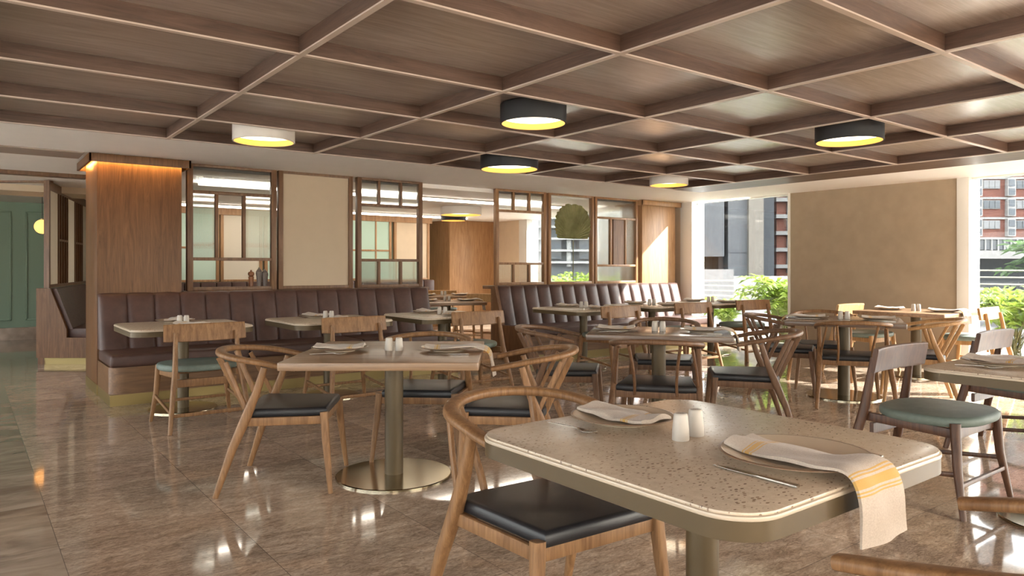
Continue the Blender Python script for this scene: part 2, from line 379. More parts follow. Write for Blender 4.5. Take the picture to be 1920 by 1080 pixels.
# ---------------------------------------------------------------- room shell
ZC, ZP = 2.37, 2.462
XW = 9.9
GX = [1.415 + 1.323 * i for i in range(-3, 6)]; GX[-1] = 8.07
GY = [2.658 + 1.033 * j for j in range(-5, 5)]; GY[-1] = 6.79
bm = mb(); box(bm, (-3, -3.6, -.1), (XW, 15.4, 0)); struct('floor', bm, 'floor', 'polished brown marble floor tiles')
bm = mb(); box(bm, (GX[0], GY[0], ZP), (GX[-1], GY[-1], ZP + .05)); struct('ceiling', bm, 'ceil_wood', 'coffered wood veneer ceiling panel')
bm = mb()
box(bm, (-3, 6.82, ZC), (XW, 8.33, 2.7)); box(bm, (8.72, -3.6, ZC), (XW + .3, 6.82, 2.7)); box(bm, (-3, -3.6, ZC), (8.72, GY[0], 2.7)); box(bm, (-3, GY[0], ZC), (GX[0], 6.82, 2.7))
struct('ceiling', bm, 'ceil_white', 'white painted flat ceiling around the wood coffers', smooth=False)
bm = mb(); box(bm, (1.9, 8.33, 2.315), (XW + .3, 15.4, 2.7)); struct('ceiling', bm, 'ceil_white', 'white ceiling of the room behind the screens', smooth=False)
bm = mb(); box(bm, (-3, 8.33, 2.39), (1.9, 15.4, 2.7)); struct('ceiling', bm, 'ceil_white', smooth=False)
bm = mb(); box(bm, (-3, 8.05, 2.358), (.93, 8.32, 2.3698)); box(bm, (-3, 8.32, 2.358), (.93, 8.5, 2.3698)); tag(finish('ceiling_strip', bm, 'tan_strip', smooth=False), 'long flat tan strip on the ceiling beside the glowing column', 'air grille')  # plain flat tan strip, no slots modelled
bm = mb(); box(bm, (8.09, GY[0], ZC - .001), (8.72, 6.82, 2.5)); struct('trim_1', bm, 'beam_wood_y', 'flat wood strip along the window side of the ceiling', smooth=False)
k = 2
for x in GX:
    bm = mb(); box(bm, (x - .016, GY[0], ZC + .006), (x + .016, GY[-1] + .03, ZP)); box(bm, (x - .016, GY[0], ZC - .002), (x + .016, GY[-1] + .03, ZC + .006), mi=1)
    struct('trim_%d' % k, bm, ['beam_wood_y', 'beam_edge'], smooth=False); k += 1
for y in GY:
    bm = mb(); box(bm, (GX[0], y - .016, ZC + .006), (GX[-1] + .02, y + .016, ZP)); box(bm, (GX[0], y - .016, ZC - .0018), (GX[-1] + .02, y + .016, ZC + .006), mi=1)
    struct('trim_%d' % k, bm, ['beam_wood', 'beam_edge'], smooth=False); k += 1
# window side wall x = 9.9
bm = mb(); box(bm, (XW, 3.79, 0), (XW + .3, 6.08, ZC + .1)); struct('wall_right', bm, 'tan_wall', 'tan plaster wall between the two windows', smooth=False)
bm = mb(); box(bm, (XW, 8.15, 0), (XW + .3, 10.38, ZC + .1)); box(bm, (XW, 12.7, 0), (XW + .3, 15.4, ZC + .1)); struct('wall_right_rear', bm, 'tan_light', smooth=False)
bm = mb()
box(bm, (-3.2, 12, 0), (-3, 15.4, 2.7)); box(bm, (-3.2, -3.6, 2.25), (-3, 12, 2.7))
struct('wall_left', bm, 'cream', smooth=False)
bm = mb(); box(bm, (-3.2, -3.8, 0), (-2.4, -3.6, 2.7)); box(bm, (9.0, -3.8, 0), (XW + .3, -3.6, 2.7)); box(bm, (-2.4, -3.8, 2.3), (9, -3.6, 2.7)); struct('wall_back', bm, 'cream', smooth=False)
bm = mb(); box(bm, (2.4, 15.2, 0), (XW, 15.4, 2.7)); struct('wall_front', bm, 'palegreen', 'pale green wall of the room behind', smooth=False)
# green panelled wall of the hallway
bm = mb(); box(bm, (-3, 15.2, .21), (2.4, 15.4, 2.7))
for x0, x1 in ((-2.6, -1.2), (-.95, .66), (.86, 2.2)):
    for a, b in (((x0, .33), (x1, .36)), ((x0, 2.2), (x1, 2.23)), ((x0, .33), (x0 + .03, 2.23)), ((x1 - .03, .33), (x1, 2.23))):
        box(bm, (a[0], 15.17, a[1]), (b[0], 15.21, b[1]), .006)
struct('wall_front', bm, 'green', 'sage green panelled wall at the end of the hallway')
bm = mb(); box(bm, (-3, 15.12, 0), (2.4, 15.4, .21)); struct('baseboard_front', bm, 'plinth', 'pinkish marble plinth below the green wall', smooth=False)
bm = mb(); box(bm, (-3, 10.2, 2.345), (1.2, 10.34, 2.39)); struct('trim_%d' % k, bm, 'frame_wood', smooth=False); k += 1
bm = mb(); box(bm, (-3, 11.9, 2.3), (1.6, 12.7, 2.39)); struct('trim_%d' % k, bm, 'tan_light', smooth=False); k += 1

def window(n, y0, y1, label, posts=(), lw=.05, ll=.05):
    t = thing('window_%d' % n, label, None, (XW, 0, 0)); t['kind'] = 'structure'
    bm = mb()
    box(bm, (.05, y0, 0), (.17, y1, .07), .004); box(bm, (.05, y0, ZC - .02), (.17, y1, ZC + .05), .004)
    box(bm, (-.03, y0, 0), (.30, y0 + ll, ZC + .02), .004); box(bm, (-.03, y1 - lw, 0), (.30, y1, ZC + .02), .004)
    for p in posts: box(bm, (.02, p - .05, 0), (.18, p + .05, ZC), .004)
    finish('window_frame', bm, 'white_frame', t)
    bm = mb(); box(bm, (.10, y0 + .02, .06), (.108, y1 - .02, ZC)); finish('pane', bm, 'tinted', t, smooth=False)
window(1, 6.08, 8.15, 'tall window beside the tan wall looking onto the grey building', lw=.25, ll=.03)
window(2, -3.6, 3.79, 'tall window on the right looking onto the brick apartments', posts=(1.0, -1.6), lw=.14)
window(3, 10.38, 12.7, 'window of the room behind the screens', lw=.28)
t = thing('window_5', 'added unseen glazing along the hallway side, for fill daylight', None, (-3, 0, 0)); t['kind'] = 'structure'  # unseen window, added to even out the light from this side
bm = mb()
for y in (-3.6, -.5, 2.6, 5.7, 8.8, 11.9): box(bm, (-.15, y, 0), (-.02, y + .1, 2.25))
finish('window_frame', bm, 'white_frame', t, smooth=False)
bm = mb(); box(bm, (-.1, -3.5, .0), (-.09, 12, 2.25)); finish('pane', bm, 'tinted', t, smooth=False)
t = thing('window_4', 'added unseen glazing behind the viewpoint, for fill daylight', None, (0, -3.6, 0)); t['kind'] = 'structure'  # unseen window, added to bring fill light from the front
bm = mb()
for x in (-2.4, -.9, 1.6, 4.1, 6.6, 8.9): box(bm, (x, -.15, 0), (x + .1, -.02, 2.3))
box(bm, (-2.4, -.15, 0), (9, -.02, .06)); finish('window_frame', bm, 'white_frame', t, smooth=False)
bm = mb(); box(bm, (-2.4, -.1, .06), (8.9, -.09, 2.3)); finish('pane', bm, 'dim', t, smooth=False)

# ---------------------------------------------------------------- columns with lit crown
def column(name, x0, x1, y0, y1, mat, label, led=True, toe=True, crown=True, ztop=ZC):
    t = thing(name, label, 'column', ((x0 + x1) / 2, (y0 + y1) / 2, 0)); ox, oy = (x0 + x1) / 2, (y0 + y1) / 2
    w, d = (x1 - x0) / 2, (y1 - y0) / 2
    bm = mb(); box(bm, (-w, -d, .10 if toe else 0), (w, d, ztop - .005), .004)
    finish('shaft', bm, mat, t)
    if toe:
        bm = mb(); box(bm, (-w - .002, -d - .002, 0), (w + .002, d + .002, .10)); finish('brass_kick_plate', bm, 'brass_toe', t, smooth=False)
    if crown:
        e = .075; bm = mb()
        for a, b in (((-w - e, -d - e), (w + e, -d - e + .02)), ((-w - e, d + e - .02), (w + e, d + e)), ((-w - e, -d - e), (-w - e + .02, d + e)), ((w + e - .02, -d - e), (w + e, d + e))):
            box(bm, (a[0], a[1], ztop - .085), (b[0], b[1], ztop - .004), .002)
        box(bm, (-w - e + .02, -d - e + .02, ztop - .03), (w + e - .02, d + e - .02, ztop - .004))
        finish('crown', bm, 'col_wood' if mat == 'col_wood' else mat, t)
    if led:
        bm = mb()
        box(bm, (-w - .05, -d - .05, ztop - .045), (w + .05, -d - .035, ztop - .032)); box(bm, (-w - .05, -d - .05, ztop - .045), (-w - .035, d + .05, ztop - .032))
        finish('led_strip', bm, 'led', t, smooth=False)
    return t
column('wood_column', 1.04, 1.815, 8.08, 8.88, 'col_wood', 'brown wood clad column with a glowing crown, beside the dark banquette')
column('wood_column', 8.93, 9.76, 8.17, 8.95, 'col_light', 'reddish wood clad column at the window end of the screens', led=False)
column('wood_column', 8.6, 9.85, 13.58, 14.9, 'col_light', 'honey-coloured wood column in the room behind, seen between the banquettes', led=False, crown=False, toe=False, ztop=2.315)

# ---------------------------------------------------------------- screens
YS = 8.25
def reed(bm, x0, x1, z0, z1, y=0, pitch=.013):
    n = max(4, int((x1 - x0) / pitch)) ; m_ = n * 4
    fr, bk = [], []
    for i in range(m_ + 1):
        x = x0 + (x1 - x0) * i / m_; a = abs(math.sin(math.pi * i / 4)); yy = y - .004 * a
        fr.append((bm.verts.new((x, yy, z0)), bm.verts.new((x, yy, z1)))); bk.append((bm.verts.new((x, y + .004, z0)), bm.verts.new((x, y + .004, z1))))
    for L in (fr, bk):
        for a, b in zip(L, L[1:]): bm.faces.new((a[0], b[0], b[1], a[1]))
def screen(x0, x1, label, hbars, cells, panes, solid=None, post=.055, z0=1.0, z1=2.38, dep=.07, name='wooden_divider', mat='frame_wood', ys=YS, cat='partition screen'):
    """hbars: [z]; cells: [(z0,z1,[x cuts])]; panes: [(kind,xa,xb,za,zb)]"""
    t = thing(name, label, cat, ((x0 + x1) / 2, ys, 0), 0); c = (x0 + x1) / 2
    for nm, a, b in (('post', (x0, -dep / 2, z0), (x0 + post, dep / 2, z1)), ('post', (x1 - post, -dep / 2, z0), (x1, dep / 2, z1))):
        bm = mb(); box(bm, (a[0] - c, a[1], a[2]), (b[0] - c, b[1], b[2]), .004); finish(nm, bm, mat, t)
    for nm, za, zb in (('top_rail', z1 - .04, z1), ('bottom_rail', z0, z0 + .04)):
        bm = mb(); box(bm, (x0 + post - c, -dep / 2, za), (x1 - post - c, dep / 2, zb), .004); finish(nm, bm, mat, t)
    for z in hbars:
        bm = mb(); box(bm, (x0 + post - c, -.028, z - .017), (x1 - post - c, .028, z + .017), .003); finish('crossbar', bm, mat, t)
    for za, zb, xs in cells:
        for x in xs:
            bm = mb(); box(bm, (x - .017 - c, -.028, za), (x + .017 - c, .028, zb), .003); finish('divider', bm, mat, t)
    for kind, xa, xb, za, zb in panes:
        bm = mb()
        if kind == 'reeded': reed(bm, xa - c, xb - c, za, zb); finish('reeded_pane', bm, 'reeded', t)
        elif kind == 'clear': box(bm, (xa - c, -.003, za), (xb - c, .003, zb)); finish('glass_pane', bm, 'glass', t, smooth=False)
        else: box(bm, (xa - c, -.015, za), (xb - c, .015, zb)); finish('infill_panel', bm, kind, t, smooth=False)
    return t
screen(1.90, 2.862, 'screen with reeded glass and open shelf, beside the wood column', [2.07, 1.345], [(1.36, 2.055, [2.205, 2.50])], [('reeded', 1.955, 2.81, 2.087, 2.34), ('reeded', 1.955, 2.188, 1.362, 2.053), ('reeded', 2.517, 2.81, 1.362, 2.053)], post=.06)
screen(2.885, 3.805, 'screen filled with one plain beige panel', [], [], [('beige', 2.94, 3.75, 1.04, 2.34)])
screen(3.865, 4.787, 'screen with small panes and a wide opening, at the end of the dark banquette', [2.035, 1.345], [(2.052, 2.34, [4.165, 4.475]), (1.04, 1.328, [4.165, 4.475])], [('reeded', 3.92, 4.148, 2.052, 2.34), ('reeded', 4.182, 4.458, 2.052, 2.34), ('reeded', 4.492, 4.73, 2.052, 2.34), ('reeded', 3.92, 4.148, 1.04, 1.328), ('reeded', 4.182, 4.458, 1.04, 1.328), ('reeded', 4.492, 4.73, 1.04, 1.328)])
screen(5.98, 6.905, 'screen with small panes and a wide opening, at the start of the sunlit banquette', [2.065, 1.31], [(2.08, 2.34, [6.30, 6.59]), (1.04, 1.295, [6.30, 6.59])], [('reeded', 6.035, 6.283, 2.08, 2.34), ('reeded', 6.317, 6.573, 2.08, 2.34), ('reeded', 6.607, 6.85, 2.08, 2.34), ('reeded', 6.035, 6.283, 1.04, 1.295), ('reeded', 6.317, 6.573, 1.04, 1.295), ('reeded', 6.607, 6.85, 1.04, 1.295)], mat='frame_honey', post=.048)
screen(6.95, 7.88, 'screen with one clear pane holding a dried palm leaf', [], [], [('clear', 7.005, 7.825, 1.04, 2.34)], mat='frame_honey', post=.048)
screen(7.905, 8.88, 'screen with greyish reeded glass and a narrow wood slat, beside the reddish column', [2.045, 1.285], [(1.30, 2.03, [8.26, 8.60])], [('reeded', 7.96, 8.825, 2.062, 2.34), ('reeded', 7.96, 8.243, 1.302, 2.028), ('reeded', 8.617, 8.825, 1.302, 2.028), ('reeded', 7.96, 8.825, 1.04, 1.268), ('col_wood', 8.33, 8.583, 1.302, 2.028)], mat='frame_honey', post=.048)
# dried palm leaf
t = thing('palm_leaf', 'olive dried fan palm leaf standing in the clear screen pane', 'dried leaf', (7.41, YS - .05, 1.05))
bm = mb(); n = 46; cz = .64
prev = None
for i in range(n + 1):
    a = R(1 + 178 * i / n)
    rr = .31 + .22 * max(0, math.sin(a)) ** 1.6 + .05 * abs(math.sin(2 * a))
    rr *= (1 - .03 * (i % 4 == 0)); yy = -.012 + (.012 if i % 2 else -.012)
    p = bm.verts.new((rr * math.cos(a), yy, cz + rr * math.sin(a))); q = bm.verts.new((rr * .5 * math.cos(a), yy * .8, cz + rr * .5 * math.sin(a)))
    if prev: bm.faces.new((prev[0], p, q, prev[1])); c_ = cen0; bm.faces.new((prev[1], q, c_))
    else: cen0 = bm.verts.new((0, -.012, cz))
    prev = (p, q)
bmesh.ops.solidify(bm, geom=bm.faces[:], thickness=.003)
finish('leaf_blade', bm, 'dry_leaf', t, smooth=False)
bm = mb(); sweep(bm, [(0, -.012, .0), (.004, -.012, .3), (0, -.012, .62)], (.012, .01), up=(0, 1, 0)); finish('stalk', bm, 'stem', t)
# sill ledges on which the screens stand
bm = mb(); box(bm, (1.86, 8.076, .955), (4.80, 8.34, 1.0), .004); tag(finish('screen_ledge', bm, 'frame_wood'), 'wood ledge under the screens above the dark banquette', 'ledge')
bm = mb(); box(bm, (5.83, 8.076, .955), (8.92, 8.34, 1.0), .004); tag(finish('screen_ledge', bm, 'frame_wood'), 'wood ledge under the screens above the sunlit banquette', 'ledge')
bm = mb(); box(bm, (1.87, 8.078, 0), (4.76, 8.33, .954)); tag(finish('partition_wall', bm, 'base_wood', smooth=False), 'low wood wall behind the dark banquette', 'low wall')
bm = mb(); box(bm, (5.85, 8.078, 0), (8.92, 8.165, .954)); tag(finish('partition_wall', bm, 'base_wood', smooth=False), 'low wood wall behind the sunlit banquette', 'low wall')

# ---------------------------------------------------------------- banquettes
def banquette(x0, x1, nch, label, left_end):
    t = thing('banquette', label, 'banquette', (x0, 7.33, 0), 0, None); L = x1 - x0
    # y is measured from the front face of the base (0) towards the screens
    pts = [(L, 0), (L, .742), (0, .742)] + ([(.12 - .12 * math.cos(R(90 * k / 8)), .12 - .12 * math.sin(R(90 * k / 8))) for k in range(9)])
    if left_end: pts = [(L, 0), (L, .742), (0, .742), (0, 0)]
    bm = mb(); prism(bm, pts, .10, .345); finish('base', bm, 'base_wood', t)
    bm = mb(); box(bm, (.0, -.003, 0), (L, .742, .10)); finish('brass_kick_plate', bm, 'brass_toe', t, smooth=False)
    ns = max(2, round(L / 1.25))
    for i in range(ns):
        a, b = L * i / ns, L * (i + 1) / ns
        bm = mb(); box(bm, (a + .002, -.015, .345), (b - .002, .70, .46), .028, 4); finish('seat_cushion', bm, 'brown_leather', t)
    # channelled backrest
    bm = mb(); w = L / nch; ZB = [.455, .50, .60, .74, .88, .955, .985, .99, .985]
    def yb(z): return .57 + (z - .455) * .27
    cols = []
    for i in range(nch * 10 + 1):
        u = (i % 10) / 10; s = math.sin(math.pi * u) ** .42 if u > 0 else 0; x = w * i / 10
        col = []
        for j, z in enumerate(ZB[:7]):
            e = 1 - max(0, (z - .93) / .06) ** 2 * .7
            col.append(bm.verts.new((x, yb(z) - .042 * s * e - .0, z + (.008 * s if j == 6 else 0))))
        col.append(bm.verts.new((x, yb(.99) + .018, .992 + .008 * s))); col.append(bm.verts.new((x, .742, .985)))
        cols.append(col)
    for a, b in zip(cols, cols[1:]):
        for j in range(len(a) - 1): bm.faces.new((a[j], b[j], b[j + 1], a[j + 1]))
    for c_ in (cols[0], cols[-1]):
        lo = bm.verts.new((c_[0].co.x, .742, .455)); bm.faces.new(c_ + [lo])
    bmesh.ops.recalc_face_normals(bm, faces=bm.faces[:])
    finish('backrest', bm, 'brown_leather', t, ang=60)
    if left_end:
        bm = mb(); prism(bm, [(-.02, .0), (.742, .0), (.742, 1.0), (.69, 1.0), (.52, .47), (-.02, .47)], -.05, 0, axis='X'); finish('end_panel', bm, 'col_wood', t)
    return t
banquette(1.045, 4.76, 15, 'long dark brown leather banquette running from the glowing wood column', False)
banquette(5.86, 9.66, 16, 'brown leather banquette under the palm leaf screen, partly in sun', True)

# booth by the hallway
BX, BY = .256, .966
t = thing('booth', 'brown leather booth with wood end panel beside the hallway', 'booth', (*vw(-6.14, 9.32), 0), -PSI)
# local x = to the right across the view, local y = away; the bench runs off towards (-.38,.92)
dx, dy = -.413, 1.0
bm = mb(); prism(bm, [(0, 0), (.10, 0), (.10 + dx * .12, .12), (dx * .12, .12)], 0, .985); finish('end_panel', bm, 'col_wood', t)
bm = mb(); prism(bm, [(.08, .02), (.90, .02), (.90 + dx * 2.6, 2.6), (.08 + dx * 2.6, 2.6)], .09, .42); finish('base', bm, 'base_wood', t)
bm = mb(); prism(bm, [(.085, .0), (.90, .0), (.90 + dx * 2.6, 2.58), (.085 + dx * 2.6, 2.58)], 0, .09); finish('brass_kick_plate', bm, 'brass_toe', t)
bm = mb(); prism(bm, [(.28, .0), (.92, .0), (.92 + dx * 2.6, 2.6), (.28 + dx * 2.6, 2.6)], .34, .47, bev=.02); finish('seat_cushion', bm, 'brown_leather', t)
bm = mb()
for i in range(40):
    y0, y1 = -.02 + i * .065, .045 + i * .065 - .004
    vs = []
    for y in (y0, y1):
        for x, z in ((.12, .98), (.25, .98), (.46, .46), (.12, .46)):
            vs.append(bm.verts.new((x + dx * y, y, z)))
    for q in ((0, 1, 2, 3), (7, 6, 5, 4), (0, 4, 5, 1), (1, 5, 6, 2), (2, 6, 7, 3), (3, 7, 4, 0)): bm.faces.new([vs[j] for j in q])
bmesh.ops.recalc_face_normals(bm, faces=bm.faces[:])
finish('backrest', bm, 'brown_leather', t, smooth=False)
bm = mb(); prism(bm, [(.02, .09), (.75, .09), (.75, .35), (.41, .35), (.41, .46), (.20, .985), (.02, .985)], -.06, -.025, axis='Y'); finish('end_board', bm, 'col_wood', t)
# screen standing on the booth
t = thing('wooden_divider', 'wood framed screen with white panels and slim bars standing on the booth', 'partition screen', (*vw(-6.07, 9.36), 0), -PSI)
def sl(bm, s0, s1, z0, z1, th=.05, off=0):
    prism(bm, [(dx * s0 + off, s0), (dx * s0 + th + off, s0), (dx * s1 + th + off, s1), (dx * s1 + off, s1)], z0, z1)
bm = mb(); sl(bm, -.03, .05, .985, 2.385, .07, -.01); finish('post', bm, 'frame_wood', t)
bm = mb(); sl(bm, .05, 3.2, 2.27, 2.385); finish('top_rail', bm, 'frame_wood', t)
bm = mb(); sl(bm, .05, 3.2, .985, 1.03); finish('bottom_rail', bm, 'frame_wood', t)
for i, (a, b) in enumerate(((.05, .62), (1.22, 1.80), (2.4, 3.0))):
    bm = mb(); sl(bm, a + .04, b - .03, 1.03, 2.27, .02, .015); finish('white_panel', bm, 'cream', t, smooth=False)
    for s in (a, b):
        bm = mb(); sl(bm, s - .02, s + .03, 1.03, 2.27); finish('stile', bm, 'frame_wood', t)
for a, b in ((.65, 1.2), (1.83, 2.38)):
    for k_ in range(3):
        s = a + (b - a) * (k_ + .7) / 3.4
        bm = mb(); sl(bm, s, s + .03, 1.03, 2.27); finish('slim_bar', bm, 'frame_wood', t)
    bm = mb(); sl(bm, a, b, 1.62, 1.65); finish('crossbar', bm, 'frame_wood', t)
    bm = mb(); sl(bm, a, b, 1.03, 2.27, .006, .02); finish('brown_panel', bm, 'base_wood', t, smooth=False)
# header over the hallway opening
bm = mb(); x0, y0 = vw(-9, 9.4); x1, y1 = vw(-6.04, 9.4)
prism(bm, [(x0, y0), (x1, y1), (x1 + .05, y1 + .06), (x0 + .05, y0 + .06)], 2.365, 2.40); struct('trim_%d' % k, bm, 'frame_wood'); k += 1
# globe pendant
gx, gy = vw(-6.98, 10.7)
t = thing('pendant_globe', 'small glowing globe pendant in front of the green hallway wall', 'pendant lamp', (gx, gy, 1.86))
bm = mb(); bmesh.ops.create_uvsphere(bm, u_segments=24, v_segments=16, radius=.105); finish('globe', bm, 'globe', t)
bm = mb(); sweep(bm, [(0, 0, .10), (0, 0, .455)], (.008, .008), up=(1, 0, 0)); finish('cord', bm, 'black', t)
bm = mb(); lathe(bm, [(0, .09), (.03, .09), (.03, .12), (0, .12)], 16); finish('cap', bm, 'brass', t)

# ---------------------------------------------------------------- drum ceiling lamps
def drum(x, y, ztop, h, r, mat, label, group='round drum ceiling lamps'):
    t = thing('drum_lamp', label, 'ceiling lamp', (x, y, ztop), 0, group)
    bm = mb(); lathe(bm, [(0, 0), (r - .01, 0), (r, -.008), (r, -h), (r - .012, -h)], 48); finish('drum_shade', bm, mat, t)
    bm = mb(); lathe(bm, [(r - .012, -h), (r - .014, -h * .68)], 48); finish('gold_lining', bm, 'gold', t)
    bm = mb(); lathe(bm, [(r - .014, -h * .68), (0, -h * .68)], 48); finish('diffuser', bm, 'diff', t)
drum(3.362, 4.152, ZP, .145, .246, 'black', 'black drum lamp with gold lining, the biggest in view, above the oak table')
drum(2.008, 6.075, ZP, .155, .25, 'white_drum', 'white drum lamp with gold lining, above the dark banquette')
drum(4.652, 6.154, ZP, .16, .31, 'black', 'black drum lamp hanging over the gap between the banquettes')
drum(5.944, 3.109, ZP, .15, .268, 'black', 'black drum lamp by the tan wall and the brick apartment window')
drum(7.236, 6.162, ZP, .15, .245, 'white_drum', 'small white drum lamp above the sunlit banquette')
drum(6.95, 10.6, 2.314, .14, .36, 'white_drum', 'white drum lamp in the room behind the screens', 'drum lamps in the rear room')
drum(7.75, 12.1, 2.314, .13, .25, 'black', 'dark drum lamp in the room behind the screens', 'drum lamps in the rear room')

# ---------------------------------------------------------------- rear room
for i, (x0, x1, y) in enumerate(((2.3, 8.4, 9.3), (2.3, 8.4, 12.55))):
    t = thing('linear_light', ('long glowing light slot in the rear room ceiling just behind the screens', 'long glowing light slot in the rear room ceiling above the rear banquette')[i], 'ceiling light', (x0, y, 2.3148))
    bm = mb(); box(bm, (0, 0, -.022), (x1 - x0, .012, 0)); box(bm, (0, .108, -.022), (x1 - x0, .12, 0)); finish('housing', bm, 'white_frame', t, smooth=False)
    bm = mb(); box(bm, (0, .012, -.050), (x1 - x0, .108, -.001)); finish('diffuser', bm, 'cove', t, smooth=False)
for x0, x1, kind, lab in ((2.2, 3.60, 'mint', 'rear screen with mint glass seen through the reeded pane next to the column'), (3.62, 4.36, 'cream', 'rear screen with pale cream panel, framed by the open shelf'),
                     (4.40, 5.3, 'mint', 'rear screen with mint glass behind the pepper mill and vases'), (5.9, 7.0, 'mint', 'rear screen with mint glass and slim bars, behind the wide opening'), (7.06, 7.9, 'tan_light', 'rear screen with beige panel next to the honey column')):
    if kind == 'mint':
        screen(x0, x1, lab, [1.60], [(1.0, 2.2, [x0 + (x1 - x0) * .36, x0 + (x1 - x0) * .68])], [('mint', x0 + .05, x1 - .05, 1.04, 2.2)], ys=13.3, z1=2.31, name='wooden_divider', mat='col_light')
    else: screen(x0, x1, lab, [], [], [(kind, x0 + .05, x1 - .05, 1.04, 2.2)], ys=13.3, z1=2.31, name='wooden_divider', mat='col_light')
bm = mb(); box(bm, (2.2, 13.24, 2.19), (7.95, 13.36, 2.315)); struct('trim_%d' % k, bm, 'col_light', smooth=False); k += 1
t = thing('banquette', 'brown leather banquette in the room behind the screens', 'banquette', (2.2, 12.5, 0)); L = 5.7
bm = mb(); box(bm, (0, 0, 0), (L, .8, .34)); finish('base', bm, 'base_wood', t, smooth=False)
bm = mb(); box(bm, (0, -.02, .34), (L, .6, .46), .02); finish('seat_cushion', bm, 'brown_leather', t)
bm = mb(); w = L / 22
for i in range(22): box(bm, (i * w + .004, .55, .46), ((i + 1) * w - .004, .75, 1.0), .03, 2)
finish('backrest', bm, 'brown_leather', t)
bm = mb(); box(bm, (2.0, 8.36, .955), (4.7, 8.62, .985), .004); tag(finish('serving_shelf', bm, 'col_light'), 'light wood shelf on the far side of the screens', 'shelf')

# ---------------------------------------------------------------- chairs
def seat_pad(bm, pts, z0, z1, r=.018):
    prism(bm, pts, z0, z1, bev=r, seg=3)
def armchair(wood_='chair_wood', pad='black_leather', name='armchair'):
    t = thing(name, 'x', 'chair', (0, 0, 0))
    pts = [(.245, -.225), (.245, .225), (-.205, .265), (-.225, .20), (-.225, -.20), (-.205, -.265)]
    bm = mb(); seat_pad(bm, pts, .415, .468, .02)
    for v in bm.verts:
        if v.co.z > .44: v.co.z += .006 * (1 - min(1, (v.co.x ** 2 + v.co.y ** 2) / .06))
    finish('seat', bm, pad, t)
    bm = mb()
    for a, b in (((.225, -.24), (.225, .24)), ((.235, -.235), (-.20, -.275)), ((.235, .235), (-.20, .275)), ((-.205, -.265), (-.205, .265))):
        sweep(bm, [(*a, .40), (*b, .40)], (.024, .046), p=8, n=12)
    finish('seat_frame', bm, wood_, t)
    for s in (-1, 1):
        bm = mb(); sweep(bm, [(.275, s * .285, 0), (.245, s * .255, .28), (.232, s * .243, .445)], [(.026, .026), (.040, .042), (.044, .046)], up=(1, 0, 0), p=3.2, n=16); finish('leg', bm, wood_, t)
        bm = mb(); sweep(bm, [(-.335, s * .325, 0), (-.25, s * .30, .26), (-.185, s * .283, .42), (-.125, s * .279, .57), (-.085, s * .278, .70)], [(.030, .030), (.044, .046), (.048, .054), (.040, .042), (.034, .036)], up=(1, 0, 0), p=3, n=16); finish('leg', bm, wood_, t)
        bm = mb(); sweep(bm, bez((-.205, s * .14, .40), (-.25, s * .13, .50), (-.31, s * .145, .62), (-.365, s * .165, .745), 8), (.034, .020), up=(0, 1, 0), p=3); finish('back_slat', bm, wood_, t)
        bm = mb(); sweep(bm, [(-.175, s * .275, .45), (-.235, s * .262, .58), (-.305, s * .24, .725)], (.026, .018), up=(0, 1, 0), p=3); finish('back_slat', bm, wood_, t)
    bm = mb(); path = []; secs = []
    for i in range(41):
        u = -1 + 2 * i / 40; a = u * R(90)
        e = abs(u)
        if e > .62:   # straight arms
            q = (e - .62) / .38; x = -.14 + q * .22; y = math.copysign(.292 - .012 * q * q, u); z = .735 - .045 * q
        else:
            q = e / .62 * math.pi / 2; x = -.14 - .25 * math.cos(q); y = math.copysign(.292 * math.sin(q) ** .92, u) if u else 0; z = .772 - .037 * (e / .62) ** 1.6
        path.append((x, y, z)); secs.append((.056 - .012 * max(0, e - .8) / .2, .030 + .006 * (1 - e)))
    sweep(bm, path, secs, p=2.8, n=16)
    finish('arm_rail', bm, wood_, t)
    return Proto(t)
